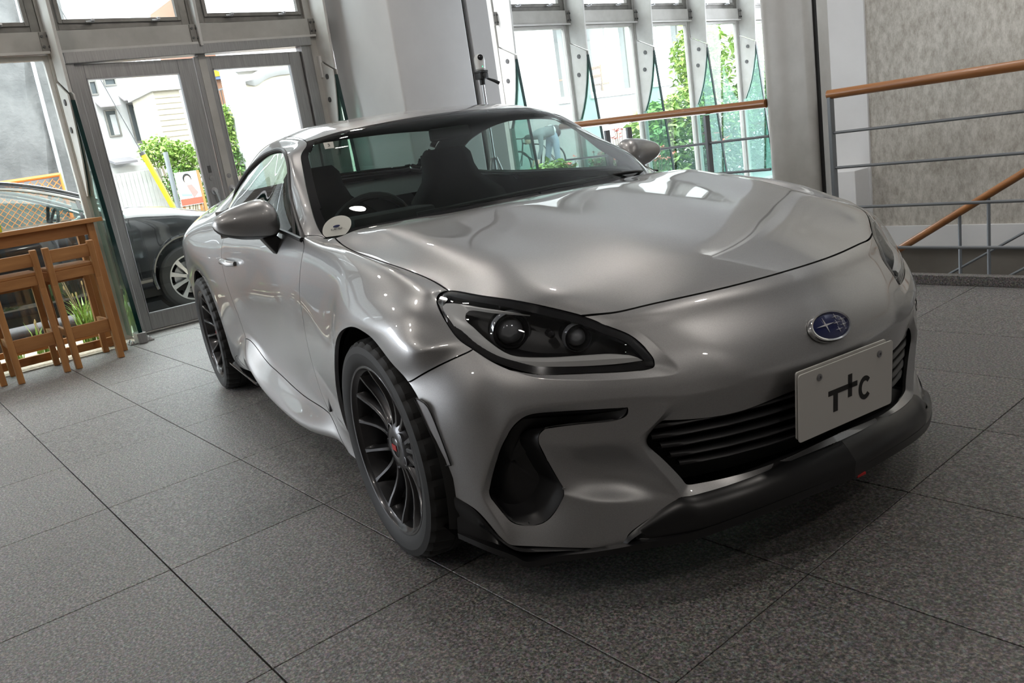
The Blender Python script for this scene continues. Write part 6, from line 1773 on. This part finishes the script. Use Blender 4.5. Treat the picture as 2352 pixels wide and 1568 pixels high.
MB().bb((-4, 3.3, 3.9), (-.35, 9, 4.0)).build('room_ceiling', M['rail_metal'], cb_)
# arch: side face of the building seen through the right door leaf
ar = empty('concrete_arch', (-12.6, 4.7, -.06)); tag(ar, 'white concrete portal with an arched top seen through the right door leaf', 'building')
def A_(y, z, x=0): return (x, y - 4.7, z + .06)
MB().prism([A_(4.10, -.06), A_(4.33, -.06), A_(4.36, 2.84), A_(4.16, 3.05), A_(4.14, 3.6)], (-.5, 0, 0)).build('portal_pier', M['white_house'], ar)
o_ = [(4.36, 2.84), (4.40, 2.873), (4.532, 2.948), (4.668, 3.003), (4.829, 3.048), (4.975, 3.076), (5.3, 3.10), (6.6, 3.10)]
i_ = [(4.36, 2.80), (4.575, 2.742), (4.725, 2.818), (4.916, 2.878), (5.257, 2.903), (5.6, 2.91), (6.0, 2.91), (6.6, 2.91)]
OO, II = catmull([A_(*p) for p in o_], 24), catmull([A_(*p, -.05) for p in i_], 24)
MB().grid([OO, OO * .5 + II * .5 + np.array((.03, 0, 0)), II, II + np.array((-.9, 0, .0))]).build('portal_arch', M['concrete'], ar, True, recalc=False)
MB().prism([A_(4.33, -.06, -.10), A_(6.6, -.06, -.10), A_(6.6, 3.2, -.10), A_(4.36, 2.84, -.10)], (-.3, 0, 0)).build('portal_back', M['cream_house'], ar)
MB().prism([A_(4.14, 3.0, -.02), A_(6.6, 3.0, -.02), A_(6.6, 6, -.02), A_(4.14, 6, -.02)], (-.45, 0, 0)).build('portal_head', M['white_house'], ar)
th = None
for y, z in ((4.85, 2.45), (5.1, 2.47), (4.86, 2.1), (5.12, 2.12), (4.9, 1.72), (5.15, 1.75)):
    if th is None: th = MB().lathe([(0, .012), (-.01, .008), (-.01, .001)], (0, 0, 0), (1, 0, 0), 8).build('tie_hole', M['rail_metal'], ar); o = th
    else: o = th.copy(); C.objects.link(o); o.parent = ar
    o.location = A_(y, z, -.099)
# wooden chairs and table inside the concrete building
def cafe_chair(x, y, z, rz, label):
    o = empty('cafe_chair', (x, y, z), rz); tag(o, label, 'chair', 'wooden chairs in the building opposite')
    for sx in (-1, 1):
        for sy in (-1, 1):
            MB().bb((sx * .19 - .02, sy * .19 - .02, 0), (sx * .19 + .02, sy * .19 + .02, .95 if sx < 0 else .45)).build('leg', M['wood'], o)
    MB().bb((-.21, -.21, .43), (.21, .21, .47)).build('seat', M['wood_h'], o)
    for z0 in (.62, .84): MB().bb((-.205, -.19, z0), (-.175, .19, z0 + .08)).build('backrest', M['wood_h'], o)
cafe_chair(-14.1, 15.0, 1.80, 1.6, 'wooden chair behind the middle window of the concrete building')
cafe_chair(-14.2, 16.85, 1.80, 1.6, 'wooden chair behind the right window of the concrete building')
tt = empty('cafe_table', (-14.1, 14.15, 1.80)); tag(tt, 'small wooden table behind the middle window of the concrete building', 'table')
MB().bb((-.35, -.40, .66), (.35, .40, .70)).build('tabletop', M['wood_h'], tt)
for sy in (-1, 1):
    MB().bar((-.25, sy * .32, 0), (.2, sy * .32, .66), .05, .05).build('leg', M['wood'], tt); MB().bar((.25, sy * .32, 0), (-.2, sy * .32, .66), .05, .05).build('leg', M['wood'], tt)
struct(MB().bb((-60, 5.9, -.06), (-9.2, 40, .20)).build('ground_terrace', M['concrete']))

# ------------------------------------------------------------------ bicycle and the person bending over it
bk = empty('bicycle', (-12.3, 10.70, .20)); tag(bk, 'black bicycle parked in front of the concrete wall, seen through the windscreen', 'bicycle')
def bwheel(y):
    w = MB().lathe([(-.018, .315), (-.012, .335), (0, .342), (.012, .335), (.018, .315), (.012, .305), (-.012, .305)], (0, 0, 0), (1, 0, 0), 40, closed=True).build('wheel', M['rubber'], bk, True)
    w.location = (0, y, .342)
    s_ = MB()
    for k in range(14):
        a = 2 * math.pi * k / 14; s_.cyl((.02 if k % 2 else -.02, 0, 0), (0, .31 * math.cos(a), .31 * math.sin(a)), .002, 4)
    s_.cyl((-.035, 0, 0), (.035, 0, 0), .022, 10); s_.build('spokes', M['steel_part'], w)
bwheel(-.53); bwheel(.56)
f_ = MB()
hd_, hd2, bbk, sd, ra = Vector((0, -.42, .62)), Vector((0, -.37, .83)), Vector((0, .08, .29)), Vector((0, .22, .74)), Vector((0, .56, .342))
for a, b, r in ((hd_, hd2, .018), (hd_, bbk, .020), (hd2, sd, .016), (bbk, sd, .016)): f_.cyl(a, b, r, 8)
for s in (-.03, .03):
    f_.cyl(bbk + Vector((s, 0, 0)), ra + Vector((s, 0, 0)), .010, 6); f_.cyl(sd, ra + Vector((s, 0, 0)), .009, 6); f_.cyl(hd_, Vector((s * 1.4, -.53, .342)), .012, 6)
f_.build('frame', M['black_gloss'], bk, True)
h_ = MB().tube([(-.26, -.34, .93), (-.2, -.40, .95), (0, -.38, .93), (.2, -.40, .95), (.26, -.34, .93)], .014, 8); h_.cyl(hd2, (0, -.38, .93), .014, 8)
h_.build('handlebar', M['black_plastic'], bk, True)
s_ = MB().ball((0, .24, .86), 1, 12, 8, (.06, .13, .03)); s_.cyl(sd, (0, .25, .85), .014, 8); s_.build('saddle', M['black_plastic'], bk, True)
c_ = MB().lathe([(0, .09), (.006, .09)], (.03, .08, .29), (1, 0, 0), 20); c_.cyl((.02, .08, .29), (.06, .14, .14), .010, 6); c_.cyl((-.02, .08, .29), (-.06, .02, .44), .010, 6)
c_.build('crank', M['steel_part'], bk, True)
MB().bar((.03, .30, .16), (.08, .36, .02 - .02), .012, .012).build('kick_stand', M['steel_part'], bk)

def skin(name, pts, edges, mat, parent, root=0, sub=2):
    me = bpy.data.meshes.new(name); me.from_pydata([p for p, r in pts], edges, []); 
    o = bpy.data.objects.new(name, me); C.objects.link(o)
    md = o.modifiers.new('sk', 'SKIN'); sk = me.skin_vertices[0].data
    for i, (p, r) in enumerate(pts):
        sk[i].radius = r if isinstance(r, tuple) else (r, r); sk[i].use_root = (i == root)
    sb_ = o.modifiers.new('sb', 'SUBSURF'); sb_.levels = sub
    dg = bpy.context.evaluated_depsgraph_get(); dg.update()
    m2 = bpy.data.meshes.new_from_object(o.evaluated_get(dg)); m2.name = name
    bpy.data.objects.remove(o)
    m2.materials.clear(); m2.materials.append(mat)
    for p in m2.polygons: p.use_smooth = True
    r = bpy.data.objects.new(name, m2); return link(r, parent)
pe = empty('person', (-12.0, 10.92, .20)); tag(pe, 'person in grey jacket and light jeans bending over the black bicycle', 'person')
# jeans: pelvis with two legs down to the ankles
skin('jeans', [((0, .06, .90), (.13, .15)), ((.09, .06, .82), .095), ((.11, .03, .47), .068), ((.11, .05, .10), .052), ((-.09, .05, .82), .095), ((-.12, -.04, .47), .068), ((-.12, -.06, .10), .052), ((0, -.02, .99), (.12, .13))], [(0, 1), (1, 2), (2, 3), (0, 4), (4, 5), (5, 6), (0, 7)], M['denim'], pe)
# jacket: waist bent forward, chest, neck, both arms reaching down
skin('jacket', [((0, -.12, 1.00), (.135, .125)), ((0, -.02, 1.00), (.13, .125)), ((0, -.30, .985), (.15, .125)), ((0, -.46, .95), (.14, .115)), ((0, -.55, .93), .065), ((.17, -.45, .93), .068), ((.20, -.50, .66), .050), ((.14, -.58, .44), .040), ((-.17, -.45, .93), .068), ((-.20, -.42, .66), .050), ((-.13, -.47, .44), .040)],
     [(0, 1), (0, 2), (2, 3), (3, 4), (3, 5), (5, 6), (6, 7), (3, 8), (8, 9), (9, 10)], M['grey_cloth'], pe)
hd = skin('head', [((0, -.555, .925), .05), ((0, -.62, .90), .075), ((0, -.69, .865), .085), ((0, -.74, .825), .06)], [(0, 1), (1, 2), (2, 3)], M['skin'], pe)
MB().ball((0, -.665, .925), 1, 14, 10, (.090, .100, .075)).build('hair', M['hair'], pe, True)
for s in (-1, 1):
    skin('ear', [((s * .078, -.655, .870), .012), ((s * .088, -.65, .885), .014)], [(0, 1)], M['skin'], hd, sub=1)
    MB().ball((s * .030, -.752, .862), .010, 8, 6).build('eye', M['print_black'], hd)
skin('nose', [((0, -.765, .845), .010), ((0, -.782, .830), .012)], [(0, 1)], M['skin'], hd, sub=1)
MB().ball((0, -.766, .797), 1, 8, 6, (.022, .006, .006)).build('mouth', M['cap_red'], hd)
for s, bx_ in ((1, (.14, -.585, .43)), (-1, (-.13, -.475, .43))):
    b = Vector(bx_)
    pts = [(tuple(b), .026), (tuple(b + Vector((0, -.02, -.06))), .034)]; ed = [(0, 1)]
    for k, (dx, ln) in enumerate(((-.026, .060), (-.009, .070), (.009, .066), (.026, .052))):
        i = len(pts); pts += [(tuple(b + Vector((dx, -.035, -.085))), .010), (tuple(b + Vector((dx, -.055, -.085 - ln * .5))), .009), (tuple(b + Vector((dx, -.045, -.085 - ln))), .008)]
        ed += [(1, i), (i, i + 1), (i + 1, i + 2)]
    i = len(pts); pts += [(tuple(b + Vector((-s * .035, -.03, -.05))), .011), (tuple(b + Vector((-s * .048, -.05, -.085))), .009)]; ed += [(1, i), (i, i + 1)]
    skin('hand', pts, ed, M['skin'], pe, sub=1)
for x, y in ((.11, .05), (-.12, -.06)):
    skin('shoe', [((x, y + .03, .05), .048), ((x, y - .06, .045), .045), ((x, y - .17, .035), .034)], [(0, 1), (1, 2)], M['black_plastic'], pe, sub=1)
MB().ball((0, .03, 1.015), 1, 14, 10, (.14, .10, .125)).build('shirt_hem', M['white_cloth'], pe, True)
MB().ball((0, .185, .985), 1, 14, 10, (.15, .085, .14)).build('waist_bag', M['black_plastic'], pe, True)
